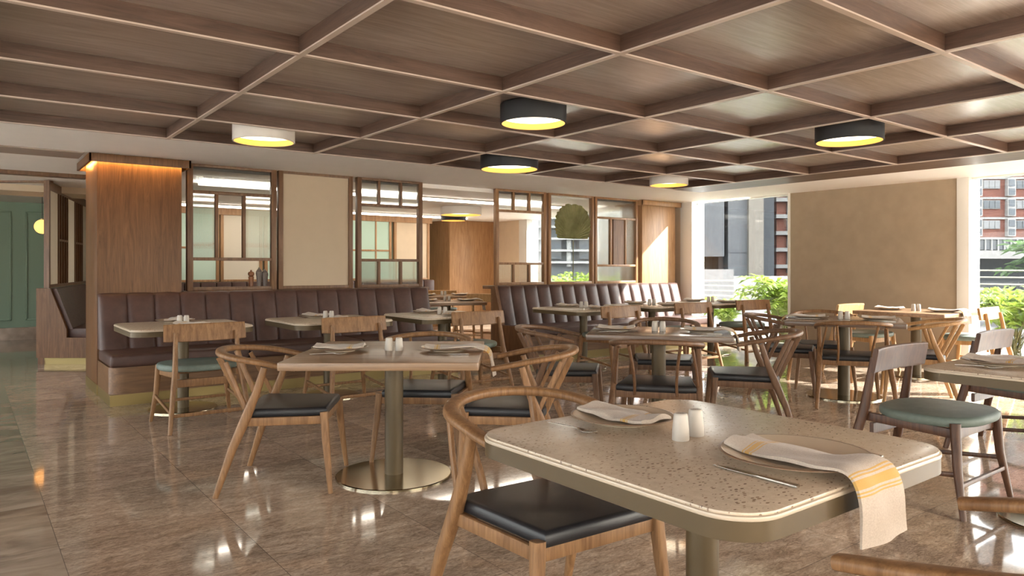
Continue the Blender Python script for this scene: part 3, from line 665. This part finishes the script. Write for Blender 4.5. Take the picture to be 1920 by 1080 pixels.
def sidechair(wood_='chair_wood', pad='teal_leather', name='side_chair'):
    t = thing(name, 'x', 'chair', (0, 0, 0))
    # rounded pad, wider in front
    pts = []
    for i in range(40):
        a = 2 * math.pi * i / 40; ca, sa = math.cos(a), math.sin(a)
        w = .305 - .05 * (ca < 0) * abs(ca)
        pts.append((.02 + .265 * math.copysign(abs(ca) ** .72, ca), w * math.copysign(abs(sa) ** .72, sa)))
    bm = mb(); prism(bm, pts, .44, .492, bev=.022, seg=4)
    finish('seat', bm, pad, t)
    bm = mb()
    sweep(bm, [(-.27, -.22, .425), (.20, -.25, .41)], (.024, .048), p=8); sweep(bm, [(-.27, .22, .425), (.20, .25, .41)], (.024, .048), p=8)
    sweep(bm, [(.195, -.25, .405), (.195, .25, .405)], (.024, .055), p=8); sweep(bm, [(-.23, -.22, .36), (-.23, .22, .36)], (.022, .06), p=8)
    finish('seat_frame', bm, wood_, t)
    for s in (-1, 1):
        bm = mb(); sweep(bm, [(.265, s * .31, 0), (.225, s * .275, .25), (.21, s * .262, .465)], [(.028, .028), (.042, .042), (.046, .050)], up=(1, 0, 0), p=2.6, n=16); finish('leg', bm, wood_, t)
        bm = mb(); sweep(bm, [(-.37, s * .30, 0), (-.30, s * .262, .30), (-.262, s * .24, .46), (-.215, s * .225, .75)], [(.034, .030), (.050, .038), (.052, .040), (.034, .030)], up=(0, 1, 0), p=3, n=16); finish('leg', bm, wood_, t)
        bm = mb(); sweep(bm, [(-.335, s * .285, .155), (.235, s * .285, .215)], (.018, .024), p=4); finish('stretcher', bm, wood_, t)
    bm = mb(); sweep(bm, [(-.338, -.283, .135), (-.338, .283, .135)], (.018, .028), p=4); finish('stretcher', bm, wood_, t)
    bm = mb(); sweep(bm, [(.242, -.29, .16), (.242, .29, .16)], (.018, .024), p=4); finish('stretcher', bm, wood_, t)
    bm = mb(); path = [(-.175 - .028 * (1 - (2 * i / 16 - 1) ** 2), -.305 + .61 * i / 16, .745) for i in range(17)]
    sweep(bm, path, [(.028, .140 - .008 * abs(2 * i / 16 - 1) ** 4) for i in range(17)], up=(.18, 0, 1), p=9, n=20); finish('backrest', bm, wood_, t)
    return Proto(t)
AO, AD = armchair(), armchair('chair_dark')
AG = armchair('chair_gold')
GR = 'armchairs with horseshoe rails'
def deg(a): return R(a)
AO.put((1.60, 1.86, 0), deg(-93), 'oak armchair with black seat tucked under the speckled table with the draped napkin', GR)
AO.put((1.542, 4.17, 0), deg(-33), 'oak armchair with black seat turned side-on, standing alone on open floor by the oak table', GR)
AO.put((2.46, 4.21, 0), deg(-131), 'oak armchair pushed in behind the oak table, facing the viewer', GR)
AO.put((2.56, 3.40, 0), deg(141), 'oak armchair at the oak table end where the napkin hangs down', GR)
AO.put((1.605, .635, 0), deg(90), 'oak armchair cut by the picture edge, only its two arm tips showing', GR)
AD.put((3.84, 3.37, 0), deg(38), 'walnut armchair seen from behind, in front of the dark wood table', GR)
AD.put((4.73, 3.29, 0), deg(131), 'walnut armchair side-on, pulled up from the window side of the dark wood table', GR)
AD.put((3.83, 4.30, 0), deg(-47), 'walnut armchair at the end of the dark wood table facing the windows', GR)
AD.put((4.92, 4.24, 0), deg(-139), 'walnut armchair behind the dark wood table, facing the viewer', GR)
AD.put((6.58, 4.08, 0), deg(-62), 'walnut armchair at the banquette side of the table in front of the tan wall', GR)
AO.put((6.47, 3.37, 0), deg(36), 'armchair seen from behind at the table in front of the tan wall', GR)
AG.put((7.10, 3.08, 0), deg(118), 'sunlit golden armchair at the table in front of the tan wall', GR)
AO.put((7.2, 4.05, 0), deg(-145), 'armchair behind the table in front of the tan wall, its rail low against the tabletop', GR)
SO, SD, SG = sidechair(), sidechair('chair_walnut'), sidechair('chair_gold')
GS = 'side chairs with a flat back board and teal seat'
SO.put((1.52, 6.17, 0), deg(90), 'side chair with flat back board and teal seat at the table beside the wood column', GS)
SO.put((2.78, 6.15, 0), deg(90), 'side chair at the middle table of the dark banquette', GS)
SO.put((4.13, 6.15, 0), deg(88), 'side chair at the table by the open end of the dark banquette', GS)
SO.put((6.02, 6.0, 0), deg(88), 'side chair at the first table of the sunlit banquette, next to the gap', GS)
SO.put((7.31, 5.98, 0), deg(82), 'side chair at the middle table of the sunlit banquette', GS)
SO.put((8.58, 5.98, 0), deg(80), 'side chair in front of the yellow-green bush outside the window', GS)
SD.put((4.23, 1.74, 0), deg(-90), 'large dark walnut side chair with round teal seat, its back board turned to the viewer', GS)
SD.put((5.72, 1.78, 0), deg(-90), 'dark walnut side chair behind the dark table with the folded napkin', GS)
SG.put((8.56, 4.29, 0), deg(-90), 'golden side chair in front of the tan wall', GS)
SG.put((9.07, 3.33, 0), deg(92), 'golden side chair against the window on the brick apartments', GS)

# ---------------------------------------------------------------- tables
def stone_table(w=.98, d=.98, name='stone_table'):
    t = thing(name, 'x', 'table', (0, 0, 0))
    bm = mb(); prism(bm, rrect(w - .012, d - .012, .115, 10), .742, .75, bev=.003); finish('tabletop', bm, 'terrazzo', t)
    bm = mb(); prism(bm, rrect(w, d, .12, 10), .732, .743, bev=.003); finish('stone_rim', bm, 'terr_rim', t)
    bm = mb(); prism(bm, rrect(w - .004, d - .004, .118, 10), .69, .732); finish('brass_edge_band', bm, 'brass_dull', t)
    bm = mb(); lathe(bm, [(.047, .012), (.047, .69)], 32); finish('column', bm, 'brass_dull', t)
    bm = mb(); lathe(bm, [(0, .014), (.28, .014), (.285, .010), (.285, 0)], 48); finish('base_plate', bm, 'disc', t)
    return Proto(t)
def wood_table(w, d, mat, name='wood_table', dr=.34):
    t = thing(name, 'x', 'table', (0, 0, 0))
    bm = mb(); prism(bm, rrect(w, d, .012, 3), .708, .75, bev=.003); finish('tabletop', bm, mat, t)
    bm = mb(); lathe(bm, [(.055, .012), (.055, .708)], 32); finish('column', bm, 'brass_dull', t)
    bm = mb(); lathe(bm, [(0, .014), (dr, .014), (dr + .005, .010), (dr + .005, 0)], 64); finish('base_plate', bm, 'disc', t)
    bm = mb(); box(bm, (-.2, -.2, .700), (.2, .2, .709), .002); finish('mounting_plate', bm, 'black', t)
    return Proto(t)
ST = stone_table(); G1 = 'stone topped tables with brass edge'
TA = (1.715, 1.335)
ST.put((*TA, 0), 0, 'speckled terrazzo table with brass edge and a striped napkin draped over its side', G1)
ST.put((1.55, 6.85, 0), 0, 'stone table at the banquette beside the glowing column', G1)
ST.put((2.84, 6.69, 0), 0, 'stone table in the middle of the dark banquette', G1)
ST.put((4.10, 6.62, 0), 0, 'stone table at the open end of the dark banquette', G1)
ST.put((6.15, 6.6, 0), 0, 'stone table at the first place of the sunlit banquette, next to the gap', G1)
ST.put((7.38, 6.58, 0), 0, 'stone table in the middle of the sunlit banquette', G1)
ST.put((8.67, 6.6, 0), 0, 'table at the window end of the sunlit banquette', G1)
ST.put((4.30, 1.165, 0), 0, 'dark looking stone table cut by the picture edge, teal chair tucked in', G1)
ST.put((5.76, 1.18, 0), 0, 'stone table of which only a corner shows at the picture edge', G1)
WB = wood_table(1.06, 1.12, 'oak_top'); G2 = 'square wooden tables on brass discs'
WB.put((2.065, 3.885, 0), R(-36.6), 'light oak table on a wide polished brass disc', G2)
WG = wood_table(1.07, .82, 'dark_top')
WG.put((4.368, 3.822, 0), R(-49), 'dark wood table with four walnut armchairs around it', G2)
WK = wood_table(1.02, 1.0, 'dark_top')
WK.put((6.82, 3.62, 0), R(-62), 'wooden table with armchairs in front of the tan wall', G2)
WL = wood_table(.98, 1.0, 'oak_top', dr=.28)
WL.put((8.78, 3.80, 0), 0, 'wooden table against the tan wall with two golden side chairs', G2)
WL.put((5.75, 9.15, 0), R(-20), 'wooden table seen in the gap between the two banquettes', G2)
WL.put((6.9, 11.1, 0), R(-20), 'wooden table deeper in the rear room, behind the one in the gap', G2)
SG.put((6.75, 9.85, 0), R(200), 'golden chair in the rear room seen through the gap between banquettes', GS)
SG.put((7.25, 11.75, 0), R(-120), 'pale golden chair in the rear room in front of the honey column', GS)

# ---------------------------------------------------------------- tableware
def plate_proto():
    t = thing('plate', 'x', 'plate'); r = .168
    bm = mb(); lathe(bm, [(0, .006), (.095, .006), (.125, .011), (r - .006, .021), (r - .006, .025), (.123, .0155), (.09, .011), (0, .011)], 64); lathe(bm, [(.09, 0), (.095, .006)], 48)
    finish('dish', bm, 'plate', t)
    bm = mb(); lathe(bm, [(r - .0062, .0205), (r, .0225), (r, .0245), (r - .0062, .0255)], 64); finish('rim', bm, 'plate_rim', t)
    return Proto(t)
def fork_proto():
    t = thing('fork', 'x', 'fork'); bm = mb()
    sweep(bm, [(0, -.105, .004), (0, -.04, .007), (0, .03, .010)], [(.014, .003), (.008, .003), (.006, .0035)], p=4); 
    finish('handle', bm, 'steel', t); bm = mb()
    sweep(bm, [(0, .03, .010), (0, .045, .008), (0, .06, .006)], [(.006, .003), (.021, .0025), (.024, .0025)], p=4)
    for x in (-.0095, -.0032, .0032, .0095): sweep(bm, [(x, .058, .006), (x, .08, .007), (x, .105, .012)], [(.0036, .0024), (.003, .0022), (.0014, .0014)], p=3, n=8)
    finish('tines', bm, 'steel', t); return Proto(t)
def knife_proto():
    t = thing('knife', 'x', 'knife')
    bm = mb(); sweep(bm, [(0, -.115, .004), (0, -.02, .004), (0, -.01, .004)], [(.015, .006), (.011, .006), (.009, .005)], p=5); finish('handle', bm, 'steel', t)
    bm = mb(); sweep(bm, [(0, -.012, .004), (.001, .01, .004), (.001, .08, .004), (-.002, .115, .004)], [(.009, .003), (.019, .0016), (.018, .0016), (.004, .0012)], p=4); finish('blade', bm, 'steel', t)
    return Proto(t)
def shaker_proto(h=.078, r=.025):
    t = thing('shaker', 'x', 'shaker')
    bm = mb(); lathe(bm, [(0, 0), (r * .98, 0), (r, .004), (r * .96, h * .4), (r * .82, h * .9), (r * .76, h * .97), (r * .66, h), (0, h + .001)], 32); finish('body', bm, 'shaker', t)
    bm = mb()
    for a in range(5): lathe(bm, [(0, h + .0016), (.0016, h + .0014)], 8, (.007 * math.cos(a * 1.257), .007 * math.sin(a * 1.257), 0))
    finish('holes', bm, 'hole', t); return Proto(t)
def napkin_mesh(path, width0, width1, th=.007, bend=.0, name='napkin', twist=0):
    """cloth strip along path [(y, z)] (y towards the diner); UV v = length in metres"""
    bm = mb(); uvl = bm.loops.layers.uv.new('UVMap'); nx = 10
    # resample
    P = [Vector((0, p[0], p[1])) for p in path]; L = [0]
    for a, b in zip(P, P[1:]): L.append(L[-1] + (b - a).length)
    tot = L[-1]; N = 44; S = []
    for i in range(N + 1):
        s = tot * i / N; j = max(k_ for k_ in range(len(L)) if L[k_] <= s + 1e-9); j = min(j, len(P) - 2)
        f = (s - L[j]) / (L[j + 1] - L[j]); S.append((P[j].lerp(P[j + 1], f), s))
    # smooth
    for _ in range(3):
        S = [S[0]] + [((S[i - 1][0] + S[i][0] * 2 + S[i + 1][0]) / 4, S[i][1]) for i in range(1, N)] + [S[-1]]
    top, bot = [], []
    for i, (p, s) in enumerate(S):
        f = s / tot; w = width0 + (width1 - width0) * f
        tg = (S[min(i + 1, N)][0] - S[max(i - 1, 0)][0]).normalized(); nrm = Vector((0, -tg.z, tg.y)) * (1 if tg.y >= 0 else 1)
        if nrm.length < 1e-5: nrm = Vector((0, 0, 1))
        if nrm.z < 0 and tg.y > .3: nrm = -nrm
        ra, rb = [], []
        for k_ in range(nx + 1):
            u = k_ / nx - .5
            off = .0035 * math.sin(u * 9 + 7 * f) + .003 * math.sin(14 * f + 5 * u)
            edge = 1 - (abs(u) * 2) ** 6 * .6
            xx = u * w + twist * f * f
            ra.append(bm.verts.new(Vector((xx, p.y, p.z)) + nrm * (th * edge + off + .004))); rb.append(bm.verts.new(Vector((xx, p.y, p.z)) + nrm * (off * .6)))
        top.append(ra); bot.append(rb)
    def quad(vs, uvs):
        f = bm.faces.new(vs)
        for lp, q in zip(f.loops, uvs): lp[uvl].uv = q
    for i in range(N):
        s0, s1 = S[i][1], S[i + 1][1]
        for k_ in range(nx):
            q = [(k_ / nx, s0), ((k_ + 1) / nx, s0), ((k_ + 1) / nx, s1), (k_ / nx, s1)]
            quad((top[i][k_], top[i][k_ + 1], top[i + 1][k_ + 1], top[i + 1][k_]), q)
            quad((bot[i][k_ + 1], bot[i][k_], bot[i + 1][k_], bot[i + 1][k_ + 1]), [q[1], q[0], q[3], q[2]])
        for k_ in (0, nx): quad((top[i][k_], bot[i][k_], bot[i + 1][k_], top[i + 1][k_]), [(0, s0), (0, s0), (0, s1), (0, s1)])
    for i in (0, N):
        for k_ in range(nx): quad((top[i][k_], top[i][k_ + 1], bot[i][k_ + 1], bot[i][k_]), [(0, S[i][1])] * 4)
    bmesh.ops.recalc_face_normals(bm, faces=bm.faces[:])
    return bm
def napkin_proto(kind, edge=.30):
    if kind == 'folded': path = [(-.145, .026), (-.10, .020), (0, .018), (.10, .020), (.145, .027)]; w0, w1, th = .135, .135, .010
    else:
        path = [(-.15, .030), (-.10, .021), (0, .019), (.11, .021), (.185, .035), (.213, .024), (.230, -.02), (.235, -.06), (.240, -.125)] if kind == 'over rim' else [(-.135, .027), (-.09, .020), (.0, .018), (.09, .021), (.16, .029), (edge - .03, .014), (edge + .004, .008), (edge + .022, -.02), (edge + .030, -.06), (edge + .045, -.145)]; w0, w1, th = .13, (.205 if kind == 'over rim' else .175), .008
    bm = napkin_mesh(path, w0, w1, th); o = finish('napkin', bm, 'napkin', None, ang=70); tag(o, 'x', 'napkin'); return Proto(o)
PL, FK, KN, SH = plate_proto(), fork_proto(), knife_proto(), shaker_proto()
NF, ND, NDB = napkin_proto('folded'), napkin_proto('over rim'), napkin_proto('draped', .23)
def setting(tx, ty, ang, dist, td, which, draped=None, cut=True, fold_turn=0, big=0):
    """place setting for a diner who sits at distance dist from the table centre in direction ang (degrees)"""
    a = R(ang); ux, uy = math.cos(a), math.sin(a); px, py = tx + ux * dist, ty + uy * dist; z = .7505
    rz = a - math.pi / 2            # local +y points to the diner
    lab = ('%s of the %s' % (which, td)) if which else td
    p_ = PL.put((px, py, z), rz, 'cream plate, %s' % lab, 'plates on the tables')
    if big: p_.scale = (big, big, 1)
    if draped: draped.put((px - (.03 if big else 0), py, z), rz, 'striped napkin hanging over the edge, %s' % lab, 'linen napkins')
    else: NF.put((px, py, z), rz + fold_turn, 'folded striped napkin on plate, %s' % lab, 'linen napkins')
    if cut:
        rx, ry = -uy, ux            # diner faces -u; the right hand is at (-uy... ) side
        FK.put((px - rx * -.205 + ux * .02, py - ry * -.205 + uy * .02, z), rz + math.pi, 'steel fork, %s' % lab, 'forks')
        KN.put((px + rx * -.21 + ux * .02, py + ry * -.21 + uy * .02, z), rz + math.pi, 'steel knife, %s' % lab, 'knives')
def shakers(x, y, ang, td, d=.030):
    a = R(ang)
    SH.put((x - d * math.cos(a), y - d * math.sin(a), .7505), 0, 'white shaker farther from the windows, %s' % td, 'salt and pepper shakers')
    SH.put((x + d * math.cos(a), y + d * math.sin(a), .7505), 0, 'white shaker closer to the windows, %s' % td, 'salt and pepper shakers')
# table A
setting(1.70, 1.335, 90, .305, 'speckled table with brass edge', 'oak armchair side')
setting(1.715, 1.335, -90, .295, 'speckled table with brass edge', 'draped napkin side', draped=ND, big=1.14)
SH.put((1.655, 1.365, .7505), 0, 'white shaker on the speckled table, the front one of the pair', 'salt and pepper shakers')
SH.put((1.735, 1.375, .7505), 0, 'white shaker on the speckled table, half hidden behind its twin', 'salt and pepper shakers')
def two(tx, ty, rot, dist, td, names, draped=(None, None), cut=True, sh=True, shang=None, ft=(0, 0)):
    for i, s in enumerate((180, 0)):
        setting(tx, ty, rot + s, dist, td, names[i], draped=draped[i], cut=cut, fold_turn=ft[i])
    if sh: shakers(tx, ty, (rot if shang is None else shang), td)
two(2.065, 3.885, -36.6, .325, 'oak table', ('lone chair end', 'draped napkin end'), (None, NDB), ft=(.0, 0))
two(4.368, 3.822, -49, .33, 'dark wood table', ('banquette end', 'window end'), (None, NDB))
two(6.82, 3.62, -62, .30, 'armchair table before the tan wall', ('banquette end', 'apartment window end'), (NDB, None))
two(8.78, 3.80, 90, .30, 'wooden table against the tan wall', ('window side', 'wall side'), (ND, None), cut=False, shang=-37)
two(1.55, 6.85, 90, .30, 'stone table beside the column', ('chair side', 'banquette side'), cut=False, shang=-37, ft=(.5, -.4))
two(2.84, 6.69, 90, .30, 'middle table of the dark banquette', ('chair side', 'banquette side'), cut=False, shang=-37, ft=(-.4, .3))
two(4.10, 6.62, 90, .30, 'gap end table, dark banquette', ('chair side', 'banquette side'), cut=False, shang=-37)
two(6.15, 6.6, 90, .30, 'first table of the sunlit banquette', ('chair side', 'banquette side'), cut=False, shang=-37)
two(7.38, 6.58, 90, .30, 'middle table of the sunlit banquette', ('chair side', 'banquette side'), cut=False, shang=-37)
two(8.67, 6.6, 90, .30, 'window-end table, sunlit banquette', ('chair side', 'banquette side'), cut=False, shang=-37)
setting(4.25, 1.165, 90, .27, 'dark stone table, picture edge', 'teal chair side', cut=True, draped=None)
two(5.75, 9.15, -20, .30, 'table in the banquette gap', ('banquette end', 'rear end'), (None, NDB), cut=False)
two(6.9, 11.1, -20, .30, 'table deeper in the rear room', ('banquette end', 'rear end'), cut=False)
# things on the open shelf of the first screen
t = thing('pepper_mill', 'turned reddish wood pepper mill on the screen shelf', 'pepper mill', (2.63, 8.40, .986))
bm = mb(); lathe(bm, [(0, 0), (.035, 0), (.036, .01), (.028, .03), (.024, .08), (.030, .14), (.032, .16), (.024, .165)], 28); finish('body', bm, 'pepper', t)
bm = mb(); lathe(bm, [(.020, .165), (.034, .18), (.036, .20), (.028, .215), (.012, .22), (.010, .228), (.011, .236), (0, .240)], 28); finish('cap', bm, 'pepper', t)
for i, (x, h) in enumerate(((2.725, .27), (2.79, .25), (2.90, .27))):
    lb = ('tall cut glass vase next to the pepper mill', 'cut glass vase between the other two on the screen shelf', 'cut glass vase in the slit between two screens')[i]
    t = thing('glass_vase', lb, 'vase', (x, 8.41, .986), 0, 'glass vases on the shelf')
    bm = mb(); lathe(bm, [(0, 0), (.028, 0), (.024, .02), (.032, h * .6), (.040, h * .75), (.034, h * .76), (.022, .03), (0, .025)], 18); finish('vase_body', bm, 'jar', t, ang=20)
    bm = mb(); lathe(bm, [(.036, h * .75), (.038, h * .80), (.018, h * .92), (.010, h * .94), (.012, h * .98), (0, h)], 18); finish('stopper', bm, 'jar', t)

# ---------------------------------------------------------------- outside
bm = mb(); box(bm, (XW + .3, -60, -.12), (90, 90, -.04)); struct('ground', bm, 'asphalt', 'grey street beyond the railing', smooth=False)
bm = mb(); box(bm, (XW + .3, -60, -.08), (13.3, 90, -.02)); struct('ground_terrace', bm, 'paving', 'pale sunlit terrace paving outside the windows', smooth=False)
bm = mb(); box(bm, (-60, -60, -.12), (XW + .3, -3.8, -.04)); box(bm, (-60, -3.8, -.12), (-3.2, 60, -.04)); struct('ground_rear', bm, 'paving', smooth=False)
def railing(pts, label, zs=(.42, .53, .64, .75, .86, .97)):
    t = thing('railing', label, 'railing', (pts[0][0], pts[0][1], 0)); o = pts[0]
    bm = mb()
    for z in zs: sweep(bm, [(p[0] - o[0], p[1] - o[1], z) for p in pts], (.035, .03), n=8)
    finish('rails', bm, 'rail', t)
    for (ax, ay), (bx, by) in zip(pts, pts[1:]):
        n_ = int(math.hypot(bx - ax, by - ay) / 2.2)
        for i in range(n_):
            f = i / n_; bm = mb(); x, y = ax + (bx - ax) * f - o[0], ay + (by - ay) * f - o[1]
            box(bm, (x - .02, y - .02, -.04), (x + .02, y + .02, zs[-1])); finish('rail_post', bm, 'rail', t, smooth=False)
railing([(13.2, 5.6), (13.2, 18)], 'pale metal railing with horizontal bars beyond the window by the grey tower')
railing([(15.5, 8.3), (15.5, -14)], 'white railing with horizontal bars below the brick apartments', (.55, .68, .81, .94, 1.07, 1.2))
def placed(name, label, cat, r, d, turn=0):
    x, y = vw(r, d); return thing(name, label, cat, (x, y, 0), -PSI + turn)
def px(u, d): return (u - 960) / 1350 * d
def pz(v, d): return 1.25 - (v - 502) / 1350 * d
# grey tower, facing the viewer, d = 42
D = 42; t = placed('office_tower', 'grey concrete tower block with tall dark windows outside', 'building', 0, D)
def fb(nm, mat, u0, u1, v0, v1, y0=0, y1=4, par=None, ztop=None, zbot=None, d_=None):
    d_ = d_ or D
    bm = mb(); box(bm, (px(u0, d_), y0, pz(v1, d_) if zbot is None else zbot), (px(u1, d_), y1, pz(v0, d_) if ztop is None else ztop)); return finish(nm, bm, mat, par or t, smooth=False)
fb('left_wing', 'concrete', 1286, 1358, 0, 481, 0, 8, ztop=22)
fb('left_wing_void', 'concrete_dark', 1286, 1370, 481, 512, 2.5, 8, zbot=-1)  # set-back block painted dark to stand for shade under the overhang
for z in (3.9, 7.6, 11.3): 
    bm = mb(); box(bm, (px(1296, D), -.06, z - 1.0), (px(1314, D), .02, z + 2.3)); w_ = finish('window', bm, 'outglass', t, smooth=False)
    bm = mb(); 
    for u in (1296, 1305, 1314): box(bm, (px(u, D) - .04, -.12, z - 1.0), (px(u, D) + .04, -.04, z + 2.3))
    finish('window_frame', bm, 'concrete_light', w_, smooth=False)
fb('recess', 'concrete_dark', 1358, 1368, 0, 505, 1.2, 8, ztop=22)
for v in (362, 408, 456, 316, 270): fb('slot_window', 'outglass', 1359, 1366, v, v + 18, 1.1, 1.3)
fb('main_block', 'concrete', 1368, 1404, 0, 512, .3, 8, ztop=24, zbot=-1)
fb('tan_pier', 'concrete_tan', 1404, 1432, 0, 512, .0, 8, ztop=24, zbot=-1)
fb('dark_block', 'concrete_dark', 1432, 1462, 0, 512, .9, 8, ztop=24, zbot=-1)  # darker block, set back from the pier
bm = mb()
for z in (2.1, 5.4, 8.7, 12): box(bm, (px(1368, D), .28, z), (px(1404, D), .32, z + .06))
finish('panel_joint', bm, 'concrete_dark', t, smooth=False)
t = placed('brick_building', 'narrow slice of red brick building with white floor bands beside the grey tower', 'building', 0, 46); D = 46
fb('brick_wall', 'brick', 1456, 1560, 0, 515, 0, 8, ztop=24, zbot=-1)
for i in range(7): fb('floor_band', 'outwhite', 1450, 1560, 500 - 31 * i - 4, 500 - 31 * i + 3, -.5, .1)
fb('white_mullion', 'outwhite', 1474, 1480, 200, 512, -.2, .1)
t = placed('planter_wall', 'light concrete wall at the foot of the grey tower', 'wall', 0, 30); D = 30
fb('long_wall', 'concrete_light', 1230, 1376, 505, 532, 0, .4, zbot=-.5); fb('low_wall', 'outwhite', 1376, 1500, 518, 532, 0, .4, zbot=-.5)
# grey-blue block seen through the palm leaf screen
t = placed('office_block', 'blue-grey block with white bands seen through the palm leaf screen', 'building', 0, 40); D = 40
fb('facade', 'concrete', 900, 1280, 0, 505, 0, 8, ztop=20, zbot=-1)
for i in range(6): fb('white_band', 'outwhite', 900, 1280, 490 - 22 * i, 494 - 22 * i, -.5, .1)
for u in (1010, 1062, 1118, 1180): fb('white_pier', 'outwhite', u, u + 8, 380, 500, -.3, .1)
for u in (985, 1030, 1085): fb('dark_window', 'outglass', u, u + 22, 450, 486, -.2, .1)
# brick apartments on the right, d = 40
D = 40; t = placed('apartment_building', 'red brick apartment building with white framed windows outside', 'building', 0, D)
U0, U1 = 1790, 2700
fb('brick_wall', 'brick', U0, U1, 0, 447, 0, 9, ztop=pz(120, D))
fb('concrete_band', 'concrete_light', U0, U1, 470, 485, -.4, 9)
fb('glazed_floor', 'concrete', U0, U1, 447, 470, .1, 9)
fb('shaded_void', 'concrete_dark', U0, U1, 485, 545, 2.5, 9, zbot=-1)  # dark colour stands for the shade in the open void below the band
per = 62
for c in range(14):
    u = 1822 + per * c - per
    if c < 8:
        for r_ in range(6):
            v = 446 - 37.6 * (r_ + 1)
            # narrow stair window and wide window
            f_ = fb('window', 'outwhite', u, u + 15, v + 2, v + 35, -.25, .1)
            bm = mb(); box(bm, (px(u + 2, D), -.27, pz(v + 17, D)), (px(u + 13, D), -.2, pz(v + 4, D))); box(bm, (px(u + 2, D), -.27, pz(v + 33, D)), (px(u + 13, D), -.2, pz(v + 21, D))); finish('pane', bm, 'outglass', f_, smooth=False)
            f_ = fb('window', 'outwhite', u + 19, u + 51, v + 5, v + 21, -.1, .1)
            bm = mb()
            for q in range(3): box(bm, (px(u + 20 + q * 10.5, D), -.13, pz(v + 20, D)), (px(u + 29 + q * 10.5, D), -.08, pz(v + 6, D)))
            finish('pane', bm, ('outglass', 'curtain')[(c + r_) % 2], f_, smooth=False)
for r_ in range(7): fb('floor_band', 'outwhite', U0, U1, 446 - 37.6 * r_ - 1, 446 - 37.6 * r_ + 3, -.12, .1)
bm = mb()
for c in range(60): box(bm, (px(1800 + c * 12, D), -.02, pz(468, D)), (px(1809 + c * 12, D), .05, pz(450, D)))
finish('strip_windows', bm, 'outglass', t, smooth=False)
bm = mb()
for c in range(60): box(bm, (px(1800 + c * 12 + 9, D), -.1, pz(470, D)), (px(1800 + c * 12 + 11, D), .05, pz(448, D)))
finish('white_mullions', bm, 'outwhite', t, smooth=False)
# plants
def frond_plant(name, label, x, y, h, n, mat, spread=.6, lw=.045, group='green plants outside', llen=.16, z0=-.04):
    t = thing(name, label, 'plant', (x, y, z0), rnd.uniform(0, 6), group)
    bs = mb(); bl = mb()
    for i in range(n):
        a = 2 * math.pi * i / n * 1.618 + rnd.uniform(-.3, .3); hh = h * rnd.uniform(.55, 1.0); sp_ = spread * rnd.uniform(.35, 1.0)
        p = bez((rnd.uniform(-.06, .06), rnd.uniform(-.06, .06), 0), (sp_ * .15 * math.cos(a), sp_ * .15 * math.sin(a), hh * .6), (sp_ * .5 * math.cos(a), sp_ * .5 * math.sin(a), hh * 1.05), (sp_ * math.cos(a), sp_ * math.sin(a), hh * .92), 12)
        sweep(bs, p, [(.012 * (1 - j / 15), .012 * (1 - j / 15)) for j in range(13)], n=5)
        for j in range(5, 13):
            for s in (-1, 1):
                tg = (p[min(j + 1, 12)] - p[j - 1]).normalized(); sd_ = tg.cross(Vector((0, 0, 1))).normalized() * s
                d_ = (sd_ * .8 + tg * .55 + Vector((0, 0, rnd.uniform(-.25, .35)))).normalized(); ll = llen * rnd.uniform(.7, 1.2)
                c_ = p[j]; up_ = d_.cross(tg).normalized(); wv = d_.cross(up_).normalized() * lw * .5
                m1 = c_ + d_ * ll * .5 + Vector((0, 0, .02)); e = c_ + d_ * ll - Vector((0, 0, .03))
                v_ = [bl.verts.new(q) for q in (c_, m1 + wv, e, m1 - wv)]; bl.faces.new(v_)
    finish('stems', bs, 'stem', t); finish('foliage', bl, mat, t, smooth=False)
frond_plant('leafy_shrub', 'yellow-green shrub outside the window by the tan wall, the tallest', 11.1, 6.95, 1.22, 60, 'leaf', .9, .06, llen=.2)
frond_plant('leafy_shrub', 'yellow-green shrub half hidden behind the tan wall', 11.5, 5.7, 1.25, 40, 'leaf', .7, .06, llen=.2)
frond_plant('leafy_shrub', 'low yellow-green shrub outside, beside the railing', 11.0, 8.0, .8, 30, 'leaf', .55, .05)
frond_plant('leafy_shrub', 'darker green shrub behind the yellow-green ones', 12.5, 6.9, 1.35, 40, 'leaf_dark', .6, .06)
frond_plant('leafy_shrub', 'yellow-green shrub seen through the palm leaf screen', 11.6, 12.7, 1.25, 60, 'leaf', 1.1, .06)
frond_plant('leafy_shrub', 'light green shrub in the window on the brick apartments', 11.7, 3.75, 1.05, 60, 'leaf', .8, .06, llen=.2)
frond_plant('leafy_shrub', 'shrub hidden partly by the picture edge outside the brick apartment window', 12.3, 2.7, 1.2, 50, 'leaf', .9, .06, llen=.2)
frond_plant('street_tree', 'dark green small tree in front of the brick apartments', 20, 5.3, 2.1, 90, 'leaf_dark', 1.3, .12, llen=.35)
